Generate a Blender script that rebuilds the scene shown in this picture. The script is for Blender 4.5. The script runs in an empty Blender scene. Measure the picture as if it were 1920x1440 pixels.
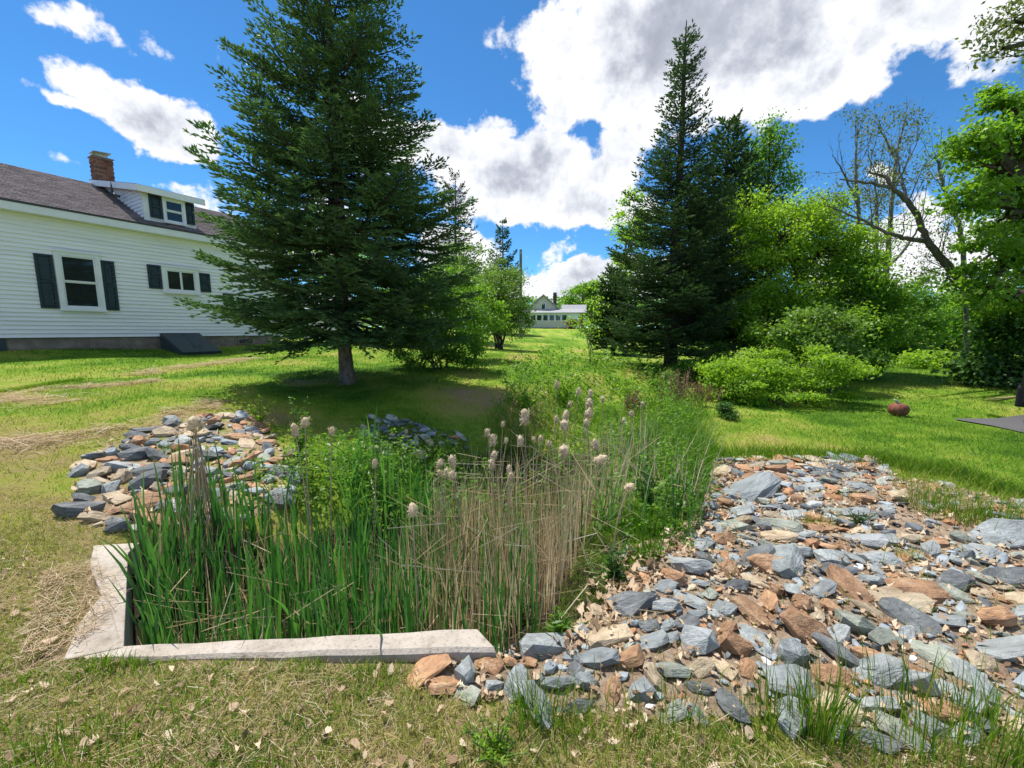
import bpy, bmesh, math, random
import numpy as np
from mathutils import Vector, Matrix, Euler

SC = bpy.context.scene
COL = SC.collection
rng = np.random.default_rng(11)
random.seed(5)
PI = math.pi

# ------------------------------------------------------------------ camera
FPX, PITCH, CAMH = 760.0, math.radians(7.5), 1.6
cd = bpy.data.cameras.new('camera')
cam = bpy.data.objects.new('camera', cd)
COL.objects.link(cam)
cam.location = (0, 0, CAMH)
cam.rotation_euler = (math.radians(90) - PITCH, 0, 0)
cd.sensor_width = 36
cd.lens = FPX / 1920 * 36
cd.clip_start = 0.05
cd.clip_end = 4000
SC.camera = cam

# ------------------------------------------------------------------ exposure
SC.view_settings.view_transform = 'Standard'
SC.view_settings.look = 'None'
SC.view_settings.exposure = 0.62
SC.view_settings.gamma = 1
SC.view_settings.use_curve_mapping = False
SC.cycles.max_bounces = 8
SC.cycles.diffuse_bounces = 4
SC.cycles.transmission_bounces = 4
SC.cycles.transparent_max_bounces = 4
SC.cycles.use_denoising = True

SUN_EL, SUN_AZ = math.radians(66), math.radians(-46)   # azimuth clockwise from +Y


def ray(x, y):
    u = (x - 960) / FPX
    v = (y - 720) / FPX
    return np.array([u, math.cos(PITCH) - v * math.sin(PITCH), -math.sin(PITCH) - v * math.cos(PITCH)])


def aty(x, y, Y):
    r = ray(x, y)
    return r * (Y / r[1]) + np.array([0, 0, CAMH])


def onz(x, y, z):
    r = ray(x, y)
    return r * ((z - CAMH) / r[2]) + np.array([0, 0, CAMH])


def proj(P):
    P = np.asarray(P, float)
    d = P - np.array([0, 0, CAMH])
    zc = d[..., 1] * math.cos(PITCH) - d[..., 2] * math.sin(PITCH)
    yc = d[..., 1] * math.sin(PITCH) + d[..., 2] * math.cos(PITCH)
    zc = np.where(zc < 0.05, 0.05, zc)
    return 960 + FPX * d[..., 0] / zc, 720 - FPX * yc / zc, zc


# ------------------------------------------------------------------ sky
class NT:
    def __init__(s, tree):
        s.t = tree
        s.n = tree.nodes
        s.l = tree.links

    def new(s, typ, **kw):
        n = s.n.new(typ)
        for k, v in kw.items():
            setattr(n, k, v)
        return n

    def put(s, sock, v):
        if hasattr(v, 'is_output') or isinstance(v, bpy.types.NodeSocket):
            s.l.new(v, sock)
        elif v is not None:
            sock.default_value = v

    def math(s, op, a, b=None, c=None, clamp=False):
        n = s.new('ShaderNodeMath', operation=op, use_clamp=clamp)
        s.put(n.inputs[0], a)
        s.put(n.inputs[1], b)
        s.put(n.inputs[2], c)
        return n.outputs[0]

    def vmath(s, op, a, b=None):
        n = s.new('ShaderNodeVectorMath', operation=op)
        s.put(n.inputs[0], a)
        s.put(n.inputs[1], b)
        return n.outputs[0]

    def noise(s, vec, scale, detail=4, rough=0.55, dist=0.0):
        n = s.new('ShaderNodeTexNoise')
        s.put(n.inputs['Vector'], vec)
        n.inputs['Scale'].default_value = scale
        n.inputs['Detail'].default_value = detail
        n.inputs['Roughness'].default_value = rough
        n.inputs['Distortion'].default_value = dist
        return n.outputs[0]

    def mix(s, fac, a, b, mode='MIX'):
        n = s.new('ShaderNodeMix', data_type='RGBA', blend_type=mode)
        s.put(n.inputs[0], fac)
        s.put(n.inputs[6], a)
        s.put(n.inputs[7], b)
        return n.outputs[2]

    def ramp(s, fac, stops, interp='LINEAR'):
        n = s.new('ShaderNodeValToRGB')
        cr = n.color_ramp
        cr.interpolation = interp
        while len(cr.elements) < len(stops):
            cr.elements.new(0.5)
        for e, (p, c) in zip(cr.elements, stops):
            e.position = p
            e.color = (*c, 1) if len(c) == 3 else c
        s.put(n.inputs[0], fac)
        return n.outputs[0]

    def smooth(s, v, lo, hi, to0=0.0, to1=1.0):
        n = s.new('ShaderNodeMapRange', interpolation_type='SMOOTHSTEP')
        s.put(n.inputs[0], v)
        for i, k in enumerate((lo, hi, to0, to1)):
            n.inputs[i + 1].default_value = k
        return n.outputs[0]


W = bpy.data.worlds.new('World')
SC.world = W
W.use_nodes = True
N = NT(W.node_tree)
N.n.clear()
sky = N.new('ShaderNodeTexSky', sky_type='NISHITA')
sky.sun_disc = False
sky.sun_elevation = SUN_EL
sky.sun_rotation = SUN_AZ
sky.air_density = 0.75
sky.dust_density = 0.0
sky.ozone_density = 5.0
hs = N.new('ShaderNodeHueSaturation')
hs.inputs['Hue'].default_value = 0.5
hs.inputs['Saturation'].default_value = 1.03
hs.inputs['Value'].default_value = 1.22
N.l.new(N.mix(1.0, sky.outputs[0], (0.52, 0.86, 1.0, 1), 'MULTIPLY'), hs.inputs['Color'])
tc = N.new('ShaderNodeTexCoord')
D = N.vmath('NORMALIZE', tc.outputs['Generated'])
sx = N.new('ShaderNodeSeparateXYZ')
N.l.new(D, sx.inputs[0])
az = N.math('ARCTAN2', sx.outputs[0], sx.outputs[1])
el = N.math('ARCSINE', sx.outputs[2])
az = N.math('ADD', az, N.math('MULTIPLY', N.math('SUBTRACT', N.noise(D, 6.0, 5, 0.6), 0.5), 0.22))
elw = N.math('ADD', el, N.math('MULTIPLY', N.math('SUBTRACT', N.noise(N.vmath('ADD', D, (5.3, 2.1, 7.7)), 6.0, 5, 0.6), 0.5), 0.16))
# cloud-layer coordinates
zz = N.math('MAXIMUM', N.math('ADD', sx.outputs[2], 0.16), 0.05)
cx = N.math('DIVIDE', sx.outputs[0], zz)
cy = N.math('DIVIDE', sx.outputs[1], zz)
cmb = N.new('ShaderNodeCombineXYZ')
N.l.new(cx, cmb.inputs[0])
N.l.new(cy, cmb.inputs[1])
CP = cmb.outputs[0]
warp = N.noise(D, 2.2, 3, 0.5)
n1 = N.noise(D, 4.2, 8, 0.52, 0.15)
n2 = N.noise(CP, 2.2, 6, 0.58, 0.2)
n3 = N.noise(D, 11.0, 7, 0.62, 0.1)
shift = N.vmath('ADD', D, (-0.020, 0.012, 0.030))
n1s = N.noise(shift, 4.2, 8, 0.52, 0.15)
n3s = N.noise(N.vmath('ADD', D, (-0.008, 0.005, 0.014)), 11.0, 7, 0.62, 0.1)


def azel(px, py):
    r = ray(px, py)
    r = r / np.linalg.norm(r)
    return math.atan2(r[0], r[1]), math.asin(r[2])


# cumulus banks: centre pixel, radii in pixels, weight, tilt
BANKS = [
    (1310, 60, 350, 215, 1.35, 0), (1640, 40, 330, 150, 1.15, 0), (1130, 150, 200, 130, 0.95, 0), (1900, 60, 240, 140, 0.95, 0),
    (1010, 120, 90, 80, 0.5, 0), (1010, 340, 190, 95, 0.9, 0), (860, 275, 165, 65, 0.85, 0), (1050, 398, 175, 52, 0.95, 0),
    (1140, 265, 110, 80, 0.7, 0),
    (285, 215, 150, 72, 1.1, 0.12), (150, 222, 70, 26, 0.6, 0), (10, 130, 80, 40, 0.5, 0.6), (60, 180, 60, 26, 0.48, 0.6), (170, 35, 120, 34, 0.52, 0.5), (310, 110, 60, 40, 0.46, 0.6),
    (388, 85, 42, 40, 0.5, 0.6), (720, 270, 120, 90, 0.6, 0),
    (1035, 470, 80, 22, 0.7, 0), (1060, 525, 260, 42, 1.05, 0), (860, 470, 90, 45, 0.9, 0), (1150, 355, 60, 40, 0.55, 0),
    (400, 385, 100, 40, 0.6, 0), (330, 350, 60, 22, 0.5, 0), (600, 420, 200, 80, 0.6, 0), (140, 330, 60, 18, 0.4, 0),
    (1820, 345, 55, 22, 0.6, 0), (1760, 450, 190, 75, 0.85, 0), (1700, 320, 40, 20, 0.5, 0), (1620, 490, 200, 60, 0.75, 0), (1830, 510, 120, 40, 0.7, 0),
]
tot = None
for (px, py, rx, ry, w, tl) in BANKS:
    a0, e0 = azel(px, py)
    a1, e1 = azel(px + 20, py)
    a2, e2 = azel(px, py - 20)
    ra = rx / 20 * math.hypot((a1 - a0) * math.cos(e0), e1 - e0)
    re = ry / 20 * math.hypot(e2 - e0, (a2 - a0) * math.cos(e0))
    u = N.math('MULTIPLY', N.math('SUBTRACT', az, a0), math.cos(e0))
    v = N.math('SUBTRACT', elw, e0)
    # tilt downwards to the right in the picture
    c_, s_ = math.cos(tl), math.sin(tl)
    uu = N.math('SUBTRACT', N.math('MULTIPLY', u, c_ / ra), N.math('MULTIPLY', v, s_ / ra))
    vv = N.math('ADD', N.math('MULTIPLY', u, s_ / re), N.math('MULTIPLY', v, c_ / re))
    q = N.math('ADD', N.math('MULTIPLY', uu, uu), N.math('MULTIPLY', vv, vv))
    g = N.math('MULTIPLY', N.math('MAXIMUM', N.math('SUBTRACT', 1.0, N.math('MULTIPLY', q, 0.62)), 0.0), w)
    tot = g if tot is None else N.math('MAXIMUM', tot, g)
# the same broken cloud goes on all round, outside the frame
outside = N.smooth(N.math('ABSOLUTE', az), 0.95, 1.25)
above = N.smooth(el, 0.68, 0.85)
gen = N.math('MULTIPLY', N.smooth(N.noise(CP, 0.9, 2, 0.5), 0.45, 0.7), N.math('MAXIMUM', outside, above))
tot = N.math('MAXIMUM', tot, gen)
dens = N.math('ADD', tot, N.math('MULTIPLY', N.math('SUBTRACT', n1, 0.5), 1.9))
dens = N.math('ADD', dens, N.math('MULTIPLY', N.math('SUBTRACT', n3, 0.5), 1.5))
dens = N.math('ADD', dens, N.math('MULTIPLY', N.math('SUBTRACT', n2, 0.5), 0.4))
dens = N.math('ADD', dens, N.math('MULTIPLY', N.math('SUBTRACT', N.noise(D, 30.0, 5, 0.6), 0.5), 0.45))
mask = N.smooth(dens, 0.30, 0.56)
present = N.smooth(tot, 0.03, 0.3)
mask = N.math('MULTIPLY', mask, present)
# thick middles are grey, thin rims and sun-facing billows are white
thick = N.smooth(dens, 0.6, 1.6)
relief = N.math('ADD', N.math('MULTIPLY', N.math('SUBTRACT', n1, n1s), 2.4), N.math('MULTIPLY', N.math('SUBTRACT', n3, n3s), 0.9))
grey = N.math('ADD', N.math('MULTIPLY', thick, 0.78), relief)
lump = N.smooth(n2, 0.38, 0.66)
grey = N.math('SUBTRACT', grey, N.math('MULTIPLY', lump, 0.30))
grey = N.math('ADD', grey, 0.06, clamp=True)
ccol = N.ramp(grey, [(0.0, (6.9, 7.0, 7.2)), (0.35, (5.2, 5.4, 5.9)), (0.7, (3.5, 3.75, 4.35)), (1.0, (2.9, 3.1, 3.65))])
colr = N.mix(mask, hs.outputs[0], ccol)
bg = N.new('ShaderNodeBackground')
bg.inputs['Strength'].default_value = 0.1
N.l.new(colr, bg.inputs['Color'])
wo = N.new('ShaderNodeOutputWorld')
N.l.new(bg.outputs[0], wo.inputs[0])

# ------------------------------------------------------------------ sun
ld = bpy.data.lights.new('sun', 'SUN')
ld.energy = 4.6
ld.angle = math.radians(0.53)
ld.color = (1.0, 0.955, 0.88)
sun = bpy.data.objects.new('sun', ld)
COL.objects.link(sun)
sdir = Vector((math.sin(SUN_AZ) * math.cos(SUN_EL), math.cos(SUN_AZ) * math.cos(SUN_EL), math.sin(SUN_EL)))
sun.rotation_euler = sdir.to_track_quat('Z', 'Y').to_euler()
sun.location = (-20, 20, 40)


# ================================================================== helpers
def empty(name, loc=(0, 0, 0), rotz=0.0):
    o = bpy.data.objects.new(name, None)
    o.empty_display_size = 0.2
    o.location = loc
    o.rotation_euler = (0, 0, rotz)
    COL.objects.link(o)
    return o


def tag(o, label=None, cat=None, group=None, kind=None):
    if label:
        o['label'] = label
    if cat:
        o['category'] = cat
    if group:
        o['group'] = group
    if kind:
        o['kind'] = kind
    return o


def mesh_np(name, V, faces, mat, parent=None, rnd=None, attrs=None, smooth=False, mats=None, midx=None):
    """V (n,3); faces: list of int arrays (m,k).  rnd: per-face float attribute."""
    me = bpy.data.meshes.new(name)
    V = np.asarray(V, np.float32)
    faces = [np.asarray(f, np.int32) for f in faces if len(f)]
    me.vertices.add(len(V))
    me.vertices.foreach_set('co', V.ravel())
    nl = sum(f.size for f in faces)
    npoly = sum(len(f) for f in faces)
    me.loops.add(nl)
    me.polygons.add(npoly)
    me.loops.foreach_set('vertex_index', np.concatenate([f.ravel() for f in faces]))
    tot_ = np.concatenate([np.full(len(f), f.shape[1], np.int32) for f in faces])
    st = np.concatenate([[0], np.cumsum(tot_)[:-1]]).astype(np.int32)
    me.polygons.foreach_set('loop_start', st)
    if smooth:
        me.polygons.foreach_set('use_smooth', np.ones(npoly, bool))
    if rnd is not None:
        a = me.attributes.new('rnd', 'FLOAT', 'FACE')
        a.data.foreach_set('value', np.asarray(rnd, np.float32))
    for k, v in (attrs or {}).items():
        a = me.attributes.new(k, 'FLOAT', 'POINT')
        a.data.foreach_set('value', np.asarray(v, np.float32))
    me.update(calc_edges=True)
    for m in (mats or [mat]):
        me.materials.append(m)
    if midx is not None:
        me.polygons.foreach_set('material_index', np.asarray(midx, np.int32))
    o = bpy.data.objects.new(name, me)
    COL.objects.link(o)
    if parent:
        o.parent = parent
    return o


class MB:
    """collects boxes, prisms and tubes for one small mesh"""

    def __init__(s):
        s.V = []
        s.F = []
        s.R = []

    def add(s, verts, faces, rnd=0.5):
        b = len(s.V)
        s.V += [tuple(v) for v in verts]
        for f in faces:
            s.F.append([b + i for i in f])
            s.R.append(rnd)
        return s

    def box(s, x0, x1, y0, y1, z0, z1, rnd=0.5):
        v = [(x0, y0, z0), (x1, y0, z0), (x1, y1, z0), (x0, y1, z0), (x0, y0, z1), (x1, y0, z1), (x1, y1, z1), (x0, y1, z1)]
        return s.add(v, [(3, 2, 1, 0), (4, 5, 6, 7), (0, 1, 5, 4), (1, 2, 6, 5), (2, 3, 7, 6), (3, 0, 4, 7)], rnd)

    def hexa(s, bottom, top, rnd=0.5):
        v = list(bottom) + list(top)
        return s.add(v, [(3, 2, 1, 0), (4, 5, 6, 7), (0, 1, 5, 4), (1, 2, 6, 5), (2, 3, 7, 6), (3, 0, 4, 7)], rnd)

    def prism(s, poly, d, rnd=0.5):
        """poly: 3-D points, extruded by vector d"""
        n = len(poly)
        top = [tuple(np.array(p) + np.array(d)) for p in poly]
        return s.add(list(poly) + top, [tuple(range(n))[::-1], tuple(range(n, 2 * n))] + [(i, (i + 1) % n, n + (i + 1) % n, n + i) for i in range(n)], rnd)

    def tube(s, pts, rad, n=8, cap=True, rnd=0.5):
        V, F = tube_np(np.array(pts, float), np.array(rad, float), n)
        b = len(s.V)
        s.V += [tuple(v) for v in V]
        for f in F:
            s.F.append([b + int(i) for i in f])
            s.R.append(rnd)
        if cap:
            k = len(pts)
            s.F.append([b + i for i in range(n)][::-1])
            s.F.append([b + (k - 1) * n + i for i in range(n)])
            s.R += [rnd, rnd]
        return s

    def lathe(s, prof, n=20, centre=(0, 0, 0), axis='z'):
        b = len(s.V)
        for (r, z) in prof:
            for i in range(n):
                a = 2 * PI * i / n
                p = (r * math.cos(a), r * math.sin(a), z)
                if axis == 'y':
                    p = (p[0], p[2], p[1])
                s.V.append(tuple(np.array(p) + np.array(centre)))
        for j in range(len(prof) - 1):
            for i in range(n):
                s.F.append([b + j * n + i, b + j * n + (i + 1) % n, b + (j + 1) * n + (i + 1) % n, b + (j + 1) * n + i])
                s.R.append(0.5)
        return s

    def build(s, name, mat, parent=None, smooth=False, bevel=0):
        me = bpy.data.meshes.new(name)
        me.from_pydata(s.V, [], s.F)
        a = me.attributes.new('rnd', 'FLOAT', 'FACE')
        a.data.foreach_set('value', np.array(s.R[:len(me.polygons)], np.float32))
        if bevel:
            bm = bmesh.new()
            bm.from_mesh(me)
            bmesh.ops.remove_doubles(bm, verts=bm.verts, dist=1e-5)
            bmesh.ops.bevel(bm, geom=list(bm.edges), offset=bevel, segments=2, affect='EDGES', profile=0.6)
            bm.to_mesh(me)
            bm.free()
        if smooth:
            for p in me.polygons:
                p.use_smooth = True
        me.update()
        me.materials.append(mat)
        o = bpy.data.objects.new(name, me)
        COL.objects.link(o)
        if parent:
            o.parent = parent
        return o


def tube_np(P, R, n=6):
    K = len(P)
    T = np.gradient(P, axis=0)
    T /= np.linalg.norm(T, axis=1)[:, None] + 1e-9
    ref = np.array([0.0, 0, 1.0]) if abs(T[:, 2]).mean() < 0.8 else np.array([1.0, 0, 0])
    A = np.cross(T, ref)
    A /= np.linalg.norm(A, axis=1)[:, None] + 1e-9
    B = np.cross(T, A)
    ang = np.arange(n) * 2 * PI / n
    V = P[:, None, :] + R[:, None, None] * (np.cos(ang)[None, :, None] * A[:, None, :] + np.sin(ang)[None, :, None] * B[:, None, :])
    V = V.reshape(-1, 3)
    i = np.arange(K - 1)[:, None] * n
    j = np.arange(n)[None, :]
    F = np.stack([i + j, i + (j + 1) % n, i + n + (j + 1) % n, i + n + j], -1).reshape(-1, 4)
    return V, F


class Tubes:
    def __init__(s):
        s.V = []
        s.F = []
        s.n = 0

    def add(s, P, R, n=6):
        V, F = tube_np(np.asarray(P, float), np.asarray(R, float), n)
        s.V.append(V)
        s.F.append(F + s.n)
        s.n += len(V)

    def build(s, name, mat, parent):
        F = np.concatenate(s.F)
        return mesh_np(name, np.concatenate(s.V), [F], mat, parent, smooth=True, rnd=rng.random(len(F)))


def rot_to(v):
    return v / (np.linalg.norm(v, axis=-1, keepdims=True) + 1e-9)


def leaf_quads(C, A, Nn, L, Wd, fold=0.15):
    """rhombic leaves: centres C, axes A, normals Nn, lengths L, widths Wd"""
    A = rot_to(A)
    B = rot_to(np.cross(Nn, A))
    Nn = np.cross(A, B)
    n = len(C)
    V = np.empty((n, 4, 3))
    V[:, 0] = C - A * L[:, None] * 0.5
    V[:, 1] = C + B * Wd[:, None] * 0.5 + Nn * (Wd * fold)[:, None] - A * L[:, None] * 0.08
    V[:, 2] = C + A * L[:, None] * 0.5
    V[:, 3] = C - B * Wd[:, None] * 0.5 + Nn * (Wd * fold)[:, None] - A * L[:, None] * 0.08
    F = np.arange(n * 4).reshape(n, 4)
    return V.reshape(-1, 3), F


def blades(P, H, Wd, lean, azim=None, seg=2, curve=1.0, r=None):
    """grass blades: base points P (n,3), heights H, widths, lean distance at the tip"""
    r = r or rng
    n = len(P)
    if azim is None:
        azim = r.random(n) * 2 * PI
    fa = r.random(n) * PI
    side = np.stack([np.cos(fa), np.sin(fa), np.zeros(n)], -1)
    ld_ = np.stack([np.cos(azim), np.sin(azim), np.zeros(n)], -1)
    rows = []
    for k in range(seg + 1):
        t = k / seg
        c = P + np.array([0, 0, 1.0]) * (H * t * (1 - 0.25 * t * np.clip(lean / H, 0, 1.5)))[:, None] + ld_ * (lean * t ** (1 + curve))[:, None]
        if k < seg:
            w = Wd * (1 - 0.55 * t ** 2)
            rows.append(c - side * (w / 2)[:, None])
            rows.append(c + side * (w / 2)[:, None])
        else:
            rows.append(c)
    m = 2 * seg + 1
    V = np.stack(rows, 1).reshape(-1, 3)
    b = np.arange(n)[:, None] * m
    quads = [b + np.array([[2 * k, 2 * k + 1, 2 * k + 3, 2 * k + 2]]) for k in range(seg - 1)]
    tri = b + np.array([[2 * seg - 2, 2 * seg - 1, 2 * seg]])
    return V, (np.concatenate(quads) if quads else np.zeros((0, 4), int)), tri


class Foliage:
    """accumulates leaves and blades into one mesh"""

    def __init__(s):
        s.V = []
        s.Q = []
        s.T = []
        s.RQ = []
        s.RT = []
        s.n = 0

    def quads(s, V, F, rnd):
        s.V.append(V)
        s.Q.append(F + s.n)
        s.RQ.append(np.broadcast_to(rnd, (len(F),)))
        s.n += len(V)

    def blade(s, V, Q, T, rnd):
        s.V.append(V)
        k = len(T)
        rnd = np.broadcast_to(rnd, (k,))
        if len(Q):
            s.Q.append(Q + s.n)
            s.RQ.append(np.tile(rnd, len(Q) // k))
        s.T.append(T + s.n)
        s.RT.append(rnd)
        s.n += len(V)

    def tris(s, V, F, rnd):
        s.V.append(V)
        s.T.append(F + s.n)
        s.RT.append(np.broadcast_to(rnd, (len(F),)))
        s.n += len(V)

    def build(s, name, mat, parent=None):
        fs, rs = [], []
        if s.Q:
            fs.append(np.concatenate(s.Q))
            rs.append(np.concatenate(s.RQ))
        if s.T:
            fs.append(np.concatenate(s.T))
            rs.append(np.concatenate(s.RT))
        return mesh_np(name, np.concatenate(s.V), fs, mat, parent, rnd=np.concatenate(rs))


# ================================================================== materials
MATS = {}


def base_mat(name):
    m = bpy.data.materials.new(name)
    m.use_nodes = True
    t = NT(m.node_tree)
    t.n.clear()
    out = t.new('ShaderNodeOutputMaterial')
    return m, t, out


def leaf_mat(name, stops, trans=0.45, rough=0.5, spec=0.25, tint=(1.15, 1.2, 0.55)):
    m, t, out = base_mat(name)
    at = t.new('ShaderNodeAttribute', attribute_name='rnd')
    col = t.ramp(at.outputs['Fac'], stops)
    pb = t.new('ShaderNodeBsdfPrincipled')
    t.l.new(col, pb.inputs['Base Color'])
    pb.inputs['Roughness'].default_value = rough
    pb.inputs['Specular IOR Level'].default_value = spec
    tr = t.new('ShaderNodeBsdfTranslucent')
    t.l.new(t.mix(1.0, col, (*tint, 1), 'MULTIPLY'), tr.inputs['Color'])
    mx = t.new('ShaderNodeMixShader')
    mx.inputs[0].default_value = trans
    t.l.new(pb.outputs[0], mx.inputs[1])
    t.l.new(tr.outputs[0], mx.inputs[2])
    t.l.new(mx.outputs[0], out.inputs[0])
    MATS[name] = m
    return m


def surf_mat(name, c0, c1, scale=8, rough=0.8, bump=0.3, spec=0.3, detail=6, stretch=(1, 1, 1), coord='Object', metallic=0.0, bscale=None, rndmix=None, bdist=0.02):
    m, t, out = base_mat(name)
    tcn = t.new('ShaderNodeTexCoord')
    v = t.vmath('MULTIPLY', tcn.outputs[coord], stretch)
    nz = t.noise(v, scale, detail, 0.6)
    col = t.ramp(nz, [(0.3, c0), (0.7, c1)])
    if rndmix:
        at = t.new('ShaderNodeAttribute', attribute_name='rnd')
        col = t.mix(1.0, col, t.ramp(at.outputs['Fac'], [(0, (1 - rndmix,) * 3), (1, (1 + rndmix,) * 3)]), 'MULTIPLY')
    pb = t.new('ShaderNodeBsdfPrincipled')
    t.l.new(col, pb.inputs['Base Color'])
    pb.inputs['Roughness'].default_value = rough
    pb.inputs['Specular IOR Level'].default_value = spec
    pb.inputs['Metallic'].default_value = metallic
    if bump:
        b = t.new('ShaderNodeBump')
        b.inputs['Strength'].default_value = bump
        b.inputs['Distance'].default_value = bdist
        t.l.new(t.noise(v, bscale or scale * 3, 5, 0.65), b.inputs['Height'])
        t.l.new(b.outputs[0], pb.inputs['Normal'])
    t.l.new(pb.outputs[0], out.inputs[0])
    MATS[name] = m
    return m


def glass_mat(name, tint=(0.02, 0.025, 0.025)):
    m, t, out = base_mat(name)
    pb = t.new('ShaderNodeBsdfPrincipled')
    pb.inputs['Base Color'].default_value = (*tint, 1)
    pb.inputs['Roughness'].default_value = 0.04
    pb.inputs['Specular IOR Level'].default_value = 0.6
    t.l.new(pb.outputs[0], out.inputs[0])
    return m


# foliage
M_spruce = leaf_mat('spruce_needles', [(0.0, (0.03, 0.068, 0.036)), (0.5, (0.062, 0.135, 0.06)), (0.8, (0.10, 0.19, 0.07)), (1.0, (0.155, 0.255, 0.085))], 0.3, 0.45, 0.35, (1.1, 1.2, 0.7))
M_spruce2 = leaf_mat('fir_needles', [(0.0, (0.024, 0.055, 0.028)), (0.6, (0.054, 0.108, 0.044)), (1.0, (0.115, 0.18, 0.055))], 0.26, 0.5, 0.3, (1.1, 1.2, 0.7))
M_deadneedle = leaf_mat('sparse_needles', [(0.0, (0.04, 0.05, 0.03)), (0.6, (0.06, 0.075, 0.035)), (1.0, (0.14, 0.09, 0.05))], 0.2)
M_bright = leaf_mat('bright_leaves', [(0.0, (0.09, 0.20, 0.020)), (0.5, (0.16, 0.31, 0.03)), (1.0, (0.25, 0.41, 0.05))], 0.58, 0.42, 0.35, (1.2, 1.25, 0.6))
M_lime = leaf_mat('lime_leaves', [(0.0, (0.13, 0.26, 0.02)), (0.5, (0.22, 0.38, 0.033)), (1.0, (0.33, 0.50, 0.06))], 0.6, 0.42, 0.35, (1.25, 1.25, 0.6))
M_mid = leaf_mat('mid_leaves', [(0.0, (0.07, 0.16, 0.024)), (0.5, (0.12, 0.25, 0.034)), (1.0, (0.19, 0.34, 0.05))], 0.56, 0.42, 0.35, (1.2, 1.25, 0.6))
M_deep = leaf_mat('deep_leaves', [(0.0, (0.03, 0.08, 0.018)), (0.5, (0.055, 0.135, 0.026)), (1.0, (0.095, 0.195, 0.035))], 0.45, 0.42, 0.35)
M_silver = leaf_mat('willow_leaves', [(0.0, (0.09, 0.17, 0.035)), (0.5, (0.15, 0.26, 0.05)), (1.0, (0.23, 0.36, 0.085))], 0.5, 0.45, 0.35)
M_sparse = leaf_mat('young_leaves', [(0.0, (0.08, 0.11, 0.04)), (0.5, (0.13, 0.17, 0.06)), (1.0, (0.2, 0.22, 0.1))], 0.45)
M_red = leaf_mat('red_leaves', [(0.0, (0.05, 0.02, 0.018)), (1.0, (0.16, 0.06, 0.04))], 0.3)
GRASS_STOPS = [(0.0, (0.035, 0.115, 0.010)), (0.25, (0.10, 0.24, 0.014)), (0.45, (0.205, 0.32, 0.034)), (0.66, (0.32, 0.345, 0.065)), (0.82, (0.42, 0.34, 0.13)), (1.0, (0.58, 0.48, 0.27))]
M_grass = leaf_mat('grass_blades', GRASS_STOPS, 0.5, 0.5, 0.3, (1.1, 1.15, 0.6))
M_reed = leaf_mat('cattail_leaves', [(0.0, (0.03, 0.11, 0.03)), (0.5, (0.065, 0.20, 0.045)), (1.0, (0.15, 0.32, 0.06))], 0.5, 0.35, 0.5, (1.1, 1.2, 0.7))
M_straw = leaf_mat('dry_stalks', [(0.0, (0.26, 0.16, 0.08)), (0.4, (0.50, 0.37, 0.21)), (0.75, (0.66, 0.54, 0.36)), (1.0, (0.78, 0.70, 0.54))], 0.4, 0.5, 0.3, (1, 0.95, 0.8))
M_litter = leaf_mat('dead_leaves', [(0.0, (0.15, 0.09, 0.055)), (0.4, (0.37, 0.26, 0.165)), (0.75, (0.53, 0.41, 0.28)), (1.0, (0.65, 0.54, 0.40))], 0.22, 0.6, 0.2, (1, 0.9, 0.75))
M_fluff = leaf_mat('cattail_fluff', [(0.0, (0.42, 0.30, 0.18)), (0.5, (0.66, 0.53, 0.36)), (1.0, (0.80, 0.70, 0.53))], 0.3, 0.9, 0.1, (1, 0.95, 0.85))
M_dock = leaf_mat('dock_seeds', [(0.0, (0.12, 0.055, 0.035)), (0.6, (0.22, 0.12, 0.075)), (1.0, (0.33, 0.21, 0.13))], 0.25)

# bark and solids
M_bark = surf_mat('spruce_bark', (0.075, 0.055, 0.042), (0.27, 0.215, 0.17), 14, 0.95, 0.9, 0.15, stretch=(1, 1, 0.5), bdist=0.03)
M_barkdark = surf_mat('dark_bark', (0.035, 0.028, 0.022), (0.11, 0.09, 0.072), 10, 0.95, 0.8, 0.15, stretch=(1, 1, 0.3), bdist=0.03)
M_barkgrey = surf_mat('grey_bark', (0.085, 0.075, 0.065), (0.22, 0.20, 0.175), 10, 0.95, 0.8, 0.15, stretch=(1, 1, 0.3), bdist=0.03)
M_concrete, t, out = base_mat('concrete')
geo = t.new('ShaderNodeNewGeometry')
cP = geo.outputs['Position']
c1_ = t.noise(cP, 3.0, 7, 0.62, 0.4)
c2_ = t.noise(cP, 60, 5, 0.7)
c3_ = t.noise(cP, 9.0, 8, 0.6, 0.0)
col = t.ramp(c1_, [(0.30, (0.31, 0.265, 0.215)), (0.5, (0.42, 0.37, 0.315)), (0.7, (0.49, 0.435, 0.375))])
col = t.mix(1.0, col, t.ramp(c3_, [(0.30, (0.62, 0.59, 0.53)), (0.40, (0.94, 0.93, 0.92)), (0.7, (1.08, 1.08, 1.08))]), 'MULTIPLY')
col = t.mix(1.0, col, t.ramp(c2_, [(0.32, (0.62, 0.60, 0.57)), (0.45, (1, 1, 1)), (0.8, (1.1, 1.1, 1.1))]), 'MULTIPLY')
pb = t.new('ShaderNodeBsdfPrincipled')
t.l.new(col, pb.inputs['Base Color'])
pb.inputs['Roughness'].default_value = 0.92
b = t.new('ShaderNodeBump')
b.inputs['Strength'].default_value = 0.6
b.inputs['Distance'].default_value = 0.012
t.l.new(t.math('ADD', c2_, t.math('MULTIPLY', c3_, 1.5)), b.inputs['Height'])
t.l.new(b.outputs[0], pb.inputs['Normal'])
t.l.new(pb.outputs[0], out.inputs[0])
M_siding = surf_mat('white_siding', (0.76, 0.745, 0.76), (0.90, 0.88, 0.90), 2.2, 0.55, 0.05, 0.3, stretch=(0.25, 1, 3))
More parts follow.
